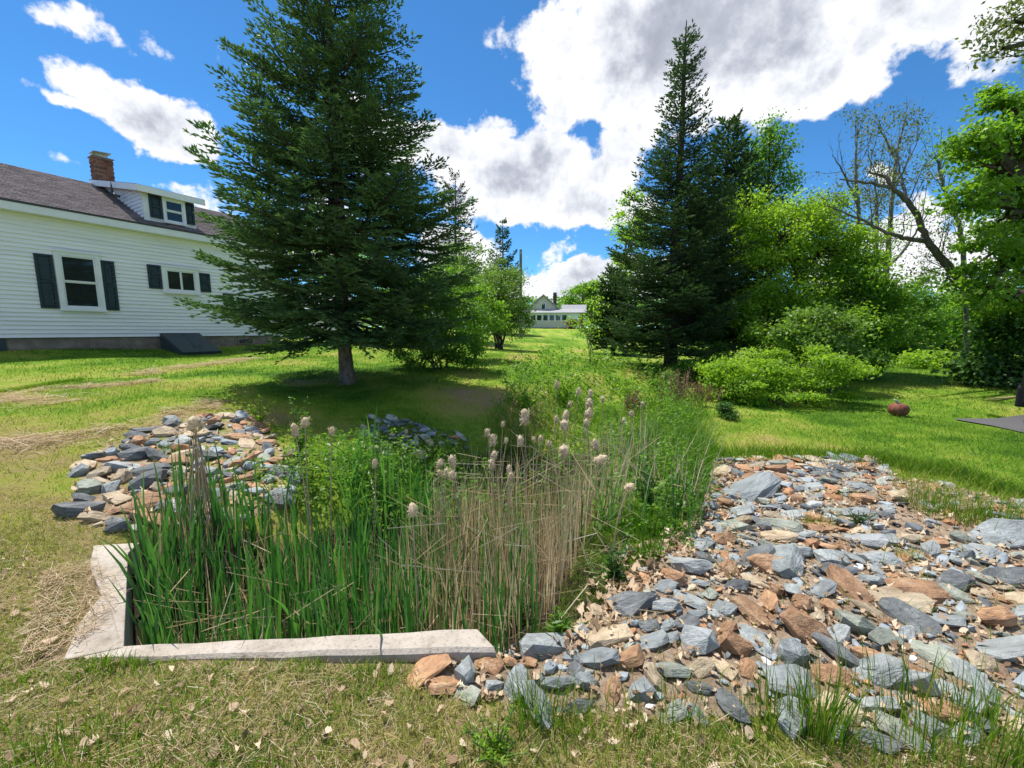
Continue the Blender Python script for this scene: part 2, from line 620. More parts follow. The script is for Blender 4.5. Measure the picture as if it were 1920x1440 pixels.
M_trim = surf_mat('white_trim', (0.70, 0.71, 0.73), (0.80, 0.80, 0.81), 3, 0.5, 0.05, 0.35)
M_shutter = surf_mat('blue_grey_shutter', (0.018, 0.034, 0.045), (0.030, 0.050, 0.062), 6, 0.55, 0.08, 0.3)
M_bulk = surf_mat('dark_metal_door', (0.022, 0.036, 0.045), (0.036, 0.054, 0.064), 3, 0.42, 0.05, 0.4)
M_found = surf_mat('old_foundation', (0.17, 0.13, 0.105), (0.32, 0.26, 0.215), 4, 0.95, 0.6, 0.15)
M_shingle = surf_mat('asphalt_shingle', (0.10, 0.082, 0.086), (0.20, 0.168, 0.165), 14, 0.92, 0.5, 0.2, rndmix=0.3, bscale=90)
M_brick, t, out = base_mat('brick')
oi_ = t.new('ShaderNodeObjectInfo')
pb = t.new('ShaderNodeBsdfPrincipled')
t.l.new(t.ramp(oi_.outputs['Random'], [(0, (0.10, 0.045, 0.032)), (0.5, (0.21, 0.085, 0.052)), (1, (0.34, 0.15, 0.085))]), pb.inputs['Base Color'])
pb.inputs['Roughness'].default_value = 0.9
t.l.new(pb.outputs[0], out.inputs[0])
M_mortar = surf_mat('mortar', (0.30, 0.27, 0.24), (0.42, 0.38, 0.34), 20, 0.95, 0.3, 0.15)
M_glass = glass_mat('window_glass')
M_glass2 = glass_mat('bulk_glass', (0.03, 0.035, 0.035))
M_steel = surf_mat('galvanised_steel', (0.30, 0.29, 0.28), (0.45, 0.44, 0.43), 8, 0.5, 0.1, 0.5)
M_gutter = surf_mat('dark_pipe', (0.03, 0.03, 0.033), (0.06, 0.06, 0.062), 8, 0.5, 0.1, 0.4)
M_tar = surf_mat('asphalt', (0.075, 0.072, 0.074), (0.12, 0.116, 0.12), 60, 0.9, 0.4, 0.25, bscale=200, bdist=0.006)
M_rust = surf_mat('rusted_iron', (0.10, 0.035, 0.024), (0.26, 0.10, 0.062), 14, 0.85, 0.5, 0.25)
M_beige = surf_mat('beige_siding', (0.50, 0.45, 0.38), (0.58, 0.53, 0.46), 1.2, 0.7, 0.05, 0.3)
M_roofgrey = surf_mat('pale_roof', (0.27, 0.27, 0.28), (0.38, 0.38, 0.39), 3, 0.85, 0.2, 0.2)
M_black = surf_mat('black_paint', (0.006, 0.006, 0.007), (0.010, 0.010, 0.011), 3, 0.22, 0.0, 0.5)
M_tyre = surf_mat('tyre_rubber', (0.012, 0.012, 0.013), (0.022, 0.022, 0.023), 30, 0.85, 0.3, 0.3)
M_pole = surf_mat('weathered_pole', (0.14, 0.115, 0.09), (0.24, 0.20, 0.165), 8, 0.95, 0.5, 0.2, stretch=(1, 1, 0.2))
M_stem = surf_mat('green_stem', (0.06, 0.10, 0.03), (0.11, 0.16, 0.05), 20, 0.7, 0.1)
M_stalk = surf_mat('cattail_stalk', (0.36, 0.25, 0.14), (0.52, 0.40, 0.25), 20, 0.8, 0.1)


def rock_mat(name, c0, c1, c2, rough=0.75):
    m, t, out = base_mat(name)
    tcn = t.new('ShaderNodeTexCoord')
    oi = t.new('ShaderNodeObjectInfo')
    off = t.vmath('MULTIPLY', tcn.outputs['Object'], (1, 1, 2.2))
    cmbn = t.new('ShaderNodeCombineXYZ')
    sc = t.math('MULTIPLY', oi.outputs['Random'], 60.0)
    for i in range(3):
        t.l.new(sc, cmbn.inputs[i])
    v = t.vmath('ADD', off, cmbn.outputs[0])
    n_a = t.noise(v, 2.2, 6, 0.65, 0.4)
    n_b = t.noise(t.vmath('MULTIPLY', v, (0.6, 2.5, 5.0)), 3.0, 4, 0.6, 0.5)
    f = t.math('ADD', t.math('MULTIPLY', n_a, 0.8), t.math('MULTIPLY', n_b, 0.2))
    col = t.ramp(f, [(0.34, c0), (0.52, c1), (0.66, c2)])
    br = t.ramp(oi.outputs['Random'], [(0, (0.72, 0.74, 0.76)), (1, (1.2, 1.18, 1.15))])
    col = t.mix(1.0, col, br, 'MULTIPLY')
    pb = t.new('ShaderNodeBsdfPrincipled')
    t.l.new(col, pb.inputs['Base Color'])
    pb.inputs['Roughness'].default_value = rough
    pb.inputs['Specular IOR Level'].default_value = 0.35
    b = t.new('ShaderNodeBump')
    b.inputs['Strength'].default_value = 0.5
    b.inputs['Distance'].default_value = 0.10
    t.l.new(t.math('ADD', t.noise(v, 6, 6, 0.65), t.math('MULTIPLY', n_b, 0.35)), b.inputs['Height'])
    t.l.new(b.outputs[0], pb.inputs['Normal'])
    t.l.new(pb.outputs[0], out.inputs[0])
    return m


ROCKM = {
    'blue-grey': rock_mat('blue_grey_slate', (0.17, 0.185, 0.185), (0.285, 0.31, 0.31), (0.40, 0.425, 0.415), 0.6),
    'charcoal': rock_mat('charcoal_slate', (0.068, 0.072, 0.076), (0.14, 0.15, 0.155), (0.235, 0.25, 0.25), 0.6),
    'rust-orange': rock_mat('rust_stone', (0.20, 0.12, 0.075), (0.40, 0.225, 0.12), (0.52, 0.36, 0.225)),
    'tan': rock_mat('tan_stone', (0.27, 0.20, 0.13), (0.44, 0.35, 0.235), (0.55, 0.46, 0.33)),
    'grey-green': rock_mat('green_stone', (0.17, 0.18, 0.145), (0.29, 0.31, 0.255), (0.40, 0.42, 0.36)),
    'pale': rock_mat('pale_stone', (0.30, 0.32, 0.32), (0.43, 0.45, 0.445), (0.56, 0.56, 0.54)),
}

# ================================================================== terrain
CTRL = [
    (0, 0, 0), (-3, 0, 0.02), (3, 0, 0), (-8, 0, 0.1), (8, 0, 0), (0, -6, 0), (-12, -6, 0.2), (12, -6, 0),
    (-1, 1.6, 0.03), (-1.9, 1.65, 0.045), (-0.3, 1.6, 0.0), (1.5, 1.6, -0.02), (-2.3, 1.9, 0.05), (-3.0, 2.6, 0.12), (-3.8, 3.4, 0.27), (-4.8, 4.6, 0.42), (-3.3, 4.6, 0.28), (-4.4, 6.2, 0.48),
    (-6.5, 5.5, 0.58), (-7.5, 8, 0.68), (-9.6, 9.5, 0.76), (-12, 9.3, 0.86), (-12.6, 11.6, 1.06), (-14.5, 8.7, 1.02), (-10.2, 13.4, 0.80), (-11.5, 14.2, 0.98), (-9.5, 17.5, 1.12), (-16, 16, 1.1), (-5.5, 10.5, 0.74),
    (-9, 5, 0.58), (-12, 4, 0.66), (-3.43, 8.4, 0.52), (-3.2, 7.2, 0.40), (-2.2, 6.4, 0.22), (-1.6, 7.6, 0.40), (-1.0, 9.2, 0.42), (-2.3, 11, 0.58),
    (1.0, 11, 0.45), (2.54, 13.5, 0.52), (-0.66, 20, 0.69), (5.5, 22, 0.38), (0.7, 35, 1.0), (4.5, 50, 1.6), (4.5, 66, 1.95), (-8, 30, 1.15), (-14, 50, 1.9),
    (5.45, 14, 0.26), (2.2, 4.6, 0), (2.2, 6.5, 0.0), (4.5, 4.7, 0.0), (4.5, 3, 0.02), (2, 2.2, -0.02), (3, 1.5, 0.0), (5, 7, 0), (7.3, 7.5, 0.0), (8, 6.5, 0), (12, 7, 0.02), (12, 11, 0.18), (8, 11, 0.02), (16, 16, 0.3),
    (20, 25, 0.5), (15, 40, 1.0), (30, 10, 0.2), (60, 0, 0.2), (60, 60, 2), (-60, 0, 1.2), (-60, 60, 2.4), (0, 110, 2.4), (70, 110, 2.6), (-70, 110, 2.8), (-20, 0, 0.7), (0, 80, 2.1),
]
_C = np.array(CTRL, float)


def _U(r2):
    return np.where(r2 > 1e-12, r2 * np.log(r2 + 1e-12), 0.0)


_S = 0.02
_K = _U(((_C[:, None, :2] * _S - _C[None, :, :2] * _S) ** 2).sum(-1)) + np.eye(len(_C)) * 2e-4
_P = np.c_[np.ones(len(_C)), _C[:, :2] * _S]
_A = np.block([[_K, _P], [_P.T, np.zeros((3, 3))]])
_w = np.linalg.solve(_A, np.r_[_C[:, 2], 0, 0, 0])


def tps(x, y):
    x = np.clip(x, -80, 80) * _S
    y = np.clip(y, -12, 112) * _S
    r2 = (x[..., None] - _C[:, 0] * _S) ** 2 + (y[..., None] - _C[:, 1] * _S) ** 2
    return (_U(r2) @ _w[:-3]) + _w[-3] + _w[-2] * x + _w[-1] * y


DITCH = np.array([  # x, y, half width, depth
    (-1.15, 2.3, 1.9, 0.46), (-0.55, 3.3, 1.45, 0.50), (-0.10, 4.4, 1.5, 0.52), (0.7, 6.0, 1.3, 0.50), (1.6, 8.0, 1.2, 0.45), (3.2, 10.5, 1.1, 0.35), (6.5, 12.5, 1.0, 0.25), (9.5, 14.0, 0.8, 0.1)])
PB0 = onz(235, 1210, 0.05)[:2]    # inner corner of the headwall
PB1 = onz(905, 1178, 0.07)[:2]    # far end of the beam, back edge
PW1 = onz(240, 1032, 0.12)[:2]    # far end of the wing, inner edge


def sstep(x, lo, hi):
    t = np.clip((x - lo) / (hi - lo), 0, 1)
    return t * t * (3 - 2 * t)


def seg_dist(x, y, a, b):
    ab = b - a
    t = np.clip(((x - a[0]) * ab[0] + (y - a[1]) * ab[1]) / (ab @ ab), 0, 1)
    return np.hypot(x - a[0] - t * ab[0], y - a[1] - t * ab[1]), t


def line_side(x, y, a, b):
    ab = (b - a) / np.linalg.norm(b - a)
    return ab[0] * (y - a[1]) - ab[1] * (x - a[0])   # positive on the left of a->b


def ditch(x, y):
    best = np.zeros_like(x)
    for i in range(len(DITCH) - 1):
        a, b = DITCH[i], DITCH[i + 1]
        d, t = seg_dist(x, y, a[:2], b[:2])
        w = a[2] + (b[2] - a[2]) * t
        dp = a[3] + (b[3] - a[3]) * t
        best = np.maximum(best, dp * (1 - sstep(d / w, 0.35, 1.0)))
    k = sstep(line_side(x, y, PB0, PB1), -0.10, -0.02)
    kw = sstep(line_side(x, y, PW1, PB0), -0.10, -0.02)
    rightopen = sstep(x, PB1[0] - 0.05, PB1[0] + 0.35)
    soft = sstep(line_side(x, y, PB0, PB1), -0.3, 0.5)
    return best * kw * (k * (1 - rightopen) + soft * rightopen)


def ground_z(x, y):
    x = np.asarray(x, float)
    y = np.asarray(y, float)
    z = tps(x, y) - ditch(x, y)
    near = np.exp(-((x / 12) ** 2 + (y / 14) ** 2))
    z = z + near * 0.018 * np.clip((np.hypot(x + 1.2, y - 1.8) - 1.0) / 1.2, 0.15, 1) * (np.sin(x * 2.1 + 1.3 * np.sin(y * 1.7)) + np.sin(y * 2.7 + 1.1 * np.sin(x * 1.3)))
    return z


def gz(x, y):
    return float(ground_z(np.array([x]), np.array([y]))[0])


def px_ground(px, py):
    r = ray(px, py)
    t = np.arange(0.8, 70, 0.02)
    P = r[None] * t[:, None] + np.array([0, 0, CAMH])
    z = ground_z(P[:, 0], P[:, 1])
    i = int(np.argmax(P[:, 2] <= z)) if (P[:, 2] <= z).any() else len(t) - 1
    return np.array([P[i, 0], P[i, 1], z[i]])


def in_poly(px, py, poly):
    res = np.zeros(px.shape, bool)
    n = len(poly)
    for i in range(n):
        x0, y0 = poly[i]
        x1, y1 = poly[(i + 1) % n]
        c = ((y0 > py) != (y1 > py)) & (px < (x1 - x0) * (py - y0) / (y1 - y0 + 1e-12) + x0)
        res ^= c
    return res


# regions of the ground, named by their outline as seen from the camera's spot
R_RIGHT = [(775, 1262), (925, 1222), (1010, 1216), (1090, 1190), (1130, 1130), (1190, 1080), (1300, 1000), (1345, 930), (1335, 866), (1480, 858), (1650, 864), (1690, 900), (1760, 905), (1860, 930), (2100, 1000), (2300, 1330), (1920, 1380), (1660, 1400), (1400, 1345), (1180, 1345), (1000, 1335), (880, 1310), (800, 1302)]
R_LEFT = [(150, 905), (135, 870), (195, 835), (290, 802), (400, 775), (470, 780), (540, 850), (560, 905), (520, 960), (420, 985), (300, 985), (220, 1000), (150, 985), (130, 950)]
R_BANK = [(672, 782), (760, 790), (870, 812), (885, 850), (800, 862), (700, 852)]
R_PATH = [(1100, 1150), (1180, 1060), (1310, 960), (1345, 860), (1400, 860), (1330, 1010), (1200, 1150)]


def vnoise(x, y, s, seed=0):
    """cheap smooth value noise, 0..1"""
    r = np.random.default_rng(100 + seed)
    T = r.random((64, 64))
    u, v = x / s + 31.7 + seed, y / s + 17.3 + seed * 2
    i, j = np.floor(u).astype(int), np.floor(v).astype(int)
    fu, fv = u - i, v - j
    fu = fu * fu * (3 - 2 * fu)
    fv = fv * fv * (3 - 2 * fv)
    a, b = T[i % 64, j % 64], T[(i + 1) % 64, j % 64]
    c, d = T[i % 64, (j + 1) % 64], T[(i + 1) % 64, (j + 1) % 64]
    return (a * (1 - fu) + b * fu) * (1 - fv) + (c * (1 - fu) + d * fu) * fv


def fbm(x, y, s, seed=0):
    return 0.5 * vnoise(x, y, s, seed) + 0.3 * vnoise(x, y, s / 2.3, seed + 1) + 0.2 * vnoise(x, y, s / 5.1, seed + 2)


def dryness(x, y):
    """0 lush green .. 1 straw"""
    px, py, zc = proj(np.stack([x, y, ground_z(x, y)], -1))
    f = fbm(x, y, 1.6, 3)
    g = fbm(x, y, 0.6, 6)
    d = 0.33 + (f - 0.5) * 0.8 + (g - 0.5) * 0.45
    d = d + 0.10 * sstep(py, 960, 1120) * (x < 6) + 0.55 * (fbm(x, y, 0.45, 14) - 0.42) * sstep(py, 960, 1120)                  # dry, matted foreground
    d = d + 0.30 * sstep(-x, 1.9, 3.0) * sstep(5.2 - y, 0, 1.5) + 0.10 * sstep(-x, 3, 5) * sstep(9 - y, 0, 3)        # left of the pit
    # bare streaks on the left lawn: windrows of mown hay
    for (a, b, w) in WINDROWS:
        dd, _ = seg_dist(x, y, np.array(a), np.array(b))
        d = d + 0.5 * np.exp(-(dd / w) ** 2) * (0.1 + 1.2 * fbm(x, y, 0.5, 9))
    # bare strip at the end of the bank and scuffed far lawn
    dd = np.hypot((x + 0.35) / 1.0, (y - 8.0) / 1.3)
    d = d + 0.6 * np.exp(-dd ** 2)
    dd = np.hypot((x - 0.5) / 2.5, (y - 14.0) / 1.2)
    d = d + 0.35 * np.exp(-dd ** 2)
    dd = np.hypot((x - 4.0) / 2.4, (y - 5.6) / 0.7)
    d = d + 0.30 * np.exp(-dd ** 2)
    return np.clip(d, 0, 1)


def _pp(px, py):
    return tuple(px_ground(px, py)[:2])


WINDROWS = [(_pp(-150, 850), _pp(330, 800), 0.22), (_pp(-100, 745), _pp(130, 755), 0.30), (_pp(60, 735), _pp(300, 715), 0.16), (_pp(250, 705), _pp(480, 672), 0.25), (_pp(330, 780), _pp(420, 752), 0.16), (_pp(540, 722), _pp(680, 708), 0.2)]


def axis(lo, d0, d1, hi, step, grow=1.11):
    a = list(np.arange(d0, d1 + 1e-6, step))
    s, v = step, d1
    while v < hi:
        s *= grow
        v += s
        a.append(v)
    s, v = step, d0
    while v > lo:
        s *= grow
        v -= s
        a.insert(0, v)
    return np.array(a)


gx = axis(-600, -5.2, 5.6, 600, 0.05)
gy = axis(-60, 0.9, 6.6, 900, 0.05)
GX, GY = np.meshgrid(gx, gy)
GZ = ground_z(GX, GY)
vx, vy, vz = GX.ravel(), GY.ravel(), GZ.ravel()
ppx, ppy, pzc = proj(np.stack([vx, vy, vz], -1))
front = vy > 0.5
near_right = (vx > -0.5) & (vy < 6)
lit = (in_poly(ppx, ppy, R_RIGHT) & front & near_right).astype(float)
lit = np.maximum(lit, (in_poly(ppx, ppy, R_LEFT) & front & (vy < 7)) * 0.5)
lit = np.maximum(lit, (in_poly(ppx, ppy, R_PATH) & front & near_right) * 0.9)
dt = ditch(vx, vy)
mud = sstep(dt, 0.18, 0.40) * sstep(7.5 - vy, 0, 2)
pit = sstep(line_side(vx, vy, PB0, PB1), -0.05, 0.02) * sstep(line_side(vx, vy, PW1, PB0), -0.05, 0.02) * (vx < 0.25) * sstep(3.4 - vy, 0, 0.4)
mud = np.maximum(mud, pit * 0.9)
mud = np.maximum(mud, (in_poly(ppx, ppy, [(930, 1216), (1010, 1216), (1090, 1190), (1130, 1130), (1190, 1080), (1180, 1000), (1060, 1000), (930, 1100)]) & front & (vy < 5)) * 0.75)
mud = np.maximum(mud, (in_poly(ppx, ppy, R_BANK) & front & (vy < 8)) * 0.5)
dry = dryness(vx, vy)
dry = np.clip(dry + 0.28 * (sstep(ppy, 1000, 1150) * (vx < 5) * (vy < 4)), 0, 1)
nx_, ny_ = len(gx), len(gy)
ii = (np.arange(ny_ - 1)[:, None] * nx_ + np.arange(nx_ - 1)[None, :]).ravel()
F = np.stack([ii, ii + 1, ii + nx_ + 1, ii + nx_], -1)

# ground material: turf / straw / leaf litter / mud
m, t, out = base_mat('turf')
geo = t.new('ShaderNodeNewGeometry')
P_ = geo.outputs['Position']
aD = t.new('ShaderNodeAttribute', attribute_name='dry').outputs['Fac']
aL = t.new('ShaderNodeAttribute', attribute_name='litter').outputs['Fac']
aM = t.new('ShaderNodeAttribute', attribute_name='mud').outputs['Fac']
nf = t.noise(P_, 30, 8, 0.78)
nm = t.noise(P_, 5, 5, 0.65)
nl_ = t.noise(t.vmath('MULTIPLY', P_, (1, 0.45, 1)), 0.7, 5, 0.6, 0.4)
dfac = t.math('ADD', aD, t.math('MULTIPLY', t.math('SUBTRACT', nf, 0.5), 0.9))
dfac = t.math('ADD', dfac, t.math('MULTIPLY', t.math('SUBTRACT', nm, 0.5), 0.5))
dfac = t.math('ADD', dfac, t.math('MULTIPLY', t.math('SUBTRACT', nl_, 0.5), 0.9))
turf = t.ramp(dfac, [(0.0, (0.045, 0.115, 0.010)), (0.25, (0.13, 0.245, 0.018)), (0.45, (0.235, 0.315, 0.04)), (0.62, (0.34, 0.33, 0.075)), (0.84, (0.33, 0.25, 0.12)), (1.0, (0.36, 0.28, 0.155))])
litter = t.ramp(t.math('ADD', t.math('MULTIPLY', nf, 0.6), t.math('MULTIPLY', nm, 0.4)), [(0.32, (0.12, 0.08, 0.055)), (0.44, (0.32, 0.225, 0.15)), (0.56, (0.50, 0.39, 0.285)), (0.70, (0.62, 0.51, 0.39))])
mudc = t.ramp(nm, [(0.35, (0.022, 0.017, 0.013)), (0.6, (0.07, 0.052, 0.036)), (0.75, (0.16, 0.12, 0.08))])
edge = t.math('ADD', aL, t.math('MULTIPLY', t.math('SUBTRACT', nm, 0.5), 0.7))
col = t.mix(t.smooth(edge, 0.35, 0.6), turf, litter)
col = t.mix(t.smooth(t.math('ADD', aM, t.math('MULTIPLY', t.math('SUBTRACT', nm, 0.5), 0.5)), 0.35, 0.7), col, mudc)
pb = t.new('ShaderNodeBsdfPrincipled')
t.l.new(col, pb.inputs['Base Color'])
pb.inputs['Roughness'].default_value = 0.95
pb.inputs['Specular IOR Level'].default_value = 0.1
b = t.new('ShaderNodeBump')
b.inputs['Strength'].default_value = 0.9
b.inputs['Distance'].default_value = 0.05
t.l.new(t.math('ADD', nf, t.math('MULTIPLY', nm, 1.2)), b.inputs['Height'])
t.l.new(b.outputs[0], pb.inputs['Normal'])
t.l.new(pb.outputs[0], out.inputs[0])
M_turf = m
ground = mesh_np('ground', np.stack([vx, vy, vz], -1), [F], M_turf, attrs={'dry': dry, 'litter': lit, 'mud': mud}, smooth=True)
tag(ground, 'rolling turf with a rough ditch, mown lawn and dry patches', kind='structure')

# driveway sheet on the right
dv = [px_ground(1795, 789)[:2], px_ground(1860, 800)[:2], px_ground(1925, 815)[:2], (9.6, 5.2), (40, 3.0), (40, 9.5), px_ground(1925, 788)[:2]]
dv = [np.array(p) for p in dv]
rows = []
for k in range(13):
    s = k / 12
    fr = np.array([dv[0], dv[1], dv[2], dv[3], dv[4]])
    bk = np.array([dv[0] + (0.05, 0.1), dv[0] * 0.5 + dv[6] * 0.5 + (0.2, 0.1), dv[6] + (0.3, 0.3), (11, 7.8), dv[5]])
    rows.append(fr * (1 - s) + bk * s)
Vd = np.concatenate(rows)
Vd = np.c_[Vd, ground_z(Vd[:, 0], Vd[:, 1]) + 0.02]
Fd = np.concatenate([[[k * 5 + i, k * 5 + i + 1, k * 5 + i + 6, k * 5 + i + 5] for i in range(4)] for k in range(12)])
tag(mesh_np('driveway', Vd, [Fd], M_tar), 'dark asphalt driveway with a ragged grass edge', kind='structure')

# far hill behind the distant house, with its wood
hx = np.linspace(-260, 320, 59)
hy = np.linspace(150, 420, 24)
HX, HY = np.meshgrid(hx, hy)
HZ = 2.0 + 20 * sstep(HY, 150, 330) * (0.75 + 0.3 * np.sin(HX * 0.012 + 0.6)) + 2.0 * fbm(HX, HY, 40, 5)
Fh = (np.arange(23)[:, None] * 59 + np.arange(58)[None, :]).ravel()
Fh = np.stack([Fh, Fh + 1, Fh + 60, Fh + 59], -1)
M_hill = surf_mat('hill_cover', (0.04, 0.09, 0.02), (0.10, 0.17, 0.04), 0.15, 0.95, 0.5, 0.1, bdist=0.5)
tag(mesh_np('hill', np.stack([HX.ravel(), HY.ravel(), HZ.ravel()], -1), [Fh], M_hill, smooth=True), 'low wooded hill behind the distant house', kind='structure')
nf_ = 14000
fx = rng.uniform(-240, 300, nf_)
fy = rng.uniform(152, 330, nf_)
fzb = 2.0 + 20 * sstep(fy, 150, 330) * (0.75 + 0.3 * np.sin(fx * 0.012 + 0.6)) + 2.0 * fbm(fx, fy, 40, 5)
tree_id = np.floor(fx / 5) * 131 + np.floor(fy / 5) * 17
hgt = 2 + 4 * ((tree_id * 0.618) % 1)
C = np.stack([fx, fy, fzb + hgt * rng.random(nf_) ** 0.6 + 0.5], -1)
fo = Foliage()
Vq, Fq = leaf_quads(C, rng.normal(size=(nf_, 3)), rng.normal(size=(nf_, 3)) + (0, 0, 1.0), rng.uniform(1.2, 2.6, nf_), rng.uniform(1, 2.2, nf_))
fo.quads(Vq, Fq, np.clip(((tree_id * 0.377) % 1) * 0.7 + 0.3 * rng.random(nf_), 0, 1))
tag(fo.build('forest', M_mid), 'far green wood covering the hill behind the distant house', kind='stuff')


# ================================================================== white house
SCL = 4 / 3
A_ = math.atan((1400 - 960) / (FPX / math.cos(PITCH)))
HP = aty(145, 632, 12.0)
dvec = np.array([math.sin(A_), math.cos(A_), 0.0])
house = empty('white_house', (HP[0], HP[1], 0), PI / 2 - A_)
tag(house, 'white clapboard house with dark shutters, brown shingle roof and a shed dormer', 'house')
# local frame: x along the wall (away from the camera), y into the house, z absolute height
S0, S1 = -7.0, 6.1
ZB, ZE = 1.41, 4.86
EXP = (ZE - ZB) / 30
for k in range(30):
    z0 = ZB + k * EXP
    mb = MB()
    mb.hexa([(S0, -0.040, z0), (S1, -0.040, z0), (S1, 0.02, z0), (S0, 0.02, z0)],
            [(S0, -0.004, z0 + EXP + 0.006), (S1, -0.004, z0 + EXP + 0.006), (S1, 0.02, z0 + EXP + 0.006), (S0, 0.02, z0 + EXP + 0.006)])
    mb.build('clapboard', M_siding, house)
DEPTH = 7.0
HD = DEPTH / 2
mb = MB()
mb.box(S0 + 0.02, S1 - 0.02, 0.03, DEPTH, ZB, ZE)
RZ = 6.80
mb.prism([(S0 + 0.02, 0.03, ZE + .002), (S0 + 0.02, DEPTH, ZE + .002), (S0 + 0.02, HD, RZ - 0.08)], (S1 - S0 - 0.04, 0, 0))
mb.build('wall', M_siding, house)
MB().box(S0 + 0.05, S1 - 0.05, 0.035, DEPTH - 0.05, 0.3, ZB - 0.002).build('foundation', M_found, house)
MB().box(S0, -1.35, -0.012, 0.03, 0.3, ZB - 0.01).build('foundation_panel', M_bulk, house)
mb = MB()
mb.box(4.35, 4.95, 0.0, 0.03, 1.08, 1.30)
v_ = mb.build('foundation_vent', M_found, house)
MB().box(4.41, 4.89, -0.012, 0.002, 1.12, 1.26).build('pane', M_gutter, v_)
MB().box(S1 - 0.13, S1 + 0.02, -0.05, 0.1, ZB, ZE - 0.1).build('corner_board', M_trim, house)
# roof
OV = 0.32
SL = (RZ - (ZE + 0.10)) / (HD + OV)


def roof_z(y):
    return ZE + 0.10 + SL * (y + OV)


nC = 30
Lr = math.hypot(HD + OV, RZ - ZE - 0.1)
rv, rf, rr = [], [], []
nt = 62
for k in range(nC):
    y0 = -OV + (HD + OV) * k / nC
    y1 = -OV + (HD + OV) * (k + 1) / nC
    for j in range(nt):
        xa = S0 - 0.3 + (S1 - S0 + 0.6) * (j + (k % 2) * 0.5 - 0.5) / nt
        xb = xa + (S1 - S0 + 0.6) / nt
        xa, xb = max(xa, S0 - 0.3), min(xb, S1 + 0.3)
        lift = 0.010 + 0.006 * random.random()
        b_ = len(rv)
        g_ = 0.004
        rv += [(xa + g_, y0, roof_z(y0) + lift), (xb - g_, y0, roof_z(y0) + lift), (xb - g_, y1, roof_z(y1) + 0.003), (xa + g_, y1, roof_z(y1) + 0.003), (xa + g_, y0, roof_z(y0) - 0.003), (xb - g_, y0, roof_z(y0) - 0.003)]
        rf += [[b_, b_ + 1, b_ + 2, b_ + 3], [b_ + 4, b_ + 5, b_ + 1, b_]]
        q_ = random.random()
        rr += [q_, q_]
roof = MB()
roof.prism([(S0 - 0.3, -OV, roof_z(-OV) - 0.06), (S0 - 0.3, HD, RZ - 0.06), (S0 - 0.3, HD, RZ - 0.004), (S0 - 0.3, -OV, roof_z(-OV) - 0.004)], (S1 - S0 + 0.6, 0, 0))
roof.prism([(S0 - 0.3, DEPTH + OV, roof_z(-OV) - 0.06), (S0 - 0.3, DEPTH + OV, roof_z(-OV) - 0.004), (S0 - 0.3, HD + .002, RZ - 0.004), (S0 - 0.3, HD + .002, RZ - 0.06)], (S1 - S0 + 0.6, 0, 0))
roof = roof.build('roof', M_shingle, house)
sh = mesh_np('shingles', rv, [np.array(rf)], M_shingle, roof, rnd=rr)
tag(sh, kind='stuff')
mb = MB()
mb.box(S0 - 0.3, S1 + 0.3, -OV - 0.02, -OV + 0.004, roof_z(-OV) - 0.25, roof_z(-OV) - 0.035)
mb.box(S0 - 0.3, S1 + 0.3, -OV + 0.005, 0.0, roof_z(-OV) - 0.25, roof_z(-OV) - 0.235)
mb.build('fascia', M_trim, house)
MB().box(S0, S1, -0.045, -0.030, ZE - 0.22, ZE - 0.155).build('frieze', M_trim, house)
mb = MB()
mb.box(S0 - 0.31, S1 + 0.31, -OV - 0.035, -OV - 0.021, roof_z(-OV) - 0.05, roof_z(-OV) + 0.012)
mb.build('drip_edge', M_gutter, roof)


def house_window(x0, x1, z0, z1, split, yo=0.0, parent=house, tw=0.12, nm='window'):
    """a trimmed window proud of the wall; split: 'h' two sashes one above the other, 'v' side by side"""
    o = MB()
    f = yo - 0.105
    o.box(x0, x0 + tw, f, yo + 0.0, z0, z1)
    o.box(x1 - tw, x1, f, yo, z0, z1)
    o.box(x0 + tw, x1 - tw, f, yo, z1 - tw, z1)
    o.box(x0 + tw, x1 - tw, f, yo, z0, z0 + tw * 0.7)
    w = o.build(nm, M_trim, parent, bevel=0.004)
    MB().box(x0 - 0.03, x1 + 0.03, f - 0.04, f - 0.002, z0 - 0.035, z0 + 0.015).build('sill', M_trim, w)
    MB().box(x0 - 0.02, x1 + 0.02, f - 0.025, f - 0.002, z1 - 0.02, z1 + 0.025).build('head_trim', M_trim, w)
    gx0, gx1, gz0, gz1 = x0 + tw, x1 - tw, z0 + tw * 0.7, z1 - tw
    s = MB()
    e = 0.035
    if split == 'h':
        zm = gz0 + (gz1 - gz0) * 0.5
        cells = [(gx0, gx1, gz0, zm, 0.02), (gx0, gx1, zm, gz1, 0.0)]
    else:
        xm = (gx0 + gx1) / 2
        cells = [(gx0, xm, gz0, gz1, 0.0), (xm, gx1, gz0, gz1, 0.02)]
    for (a, b_, c, d, back) in cells:
        yb = f + 0.018 + back
        s = MB()
        s.box(a, a + e, yb, yb + 0.03, c, d)
        s.box(b_ - e, b_, yb, yb + 0.03, c, d)
        s.box(a + e, b_ - e, yb, yb + 0.03, c, c + e)
        s.box(a + e, b_ - e, yb, yb + 0.03, d - e, d)
        s.build('sash', M_trim, w)
        MB().box(a + e, b_ - e, yb + 0.012, yb + 0.018, c + e, d - e).build('pane', M_glass, w)
    return w


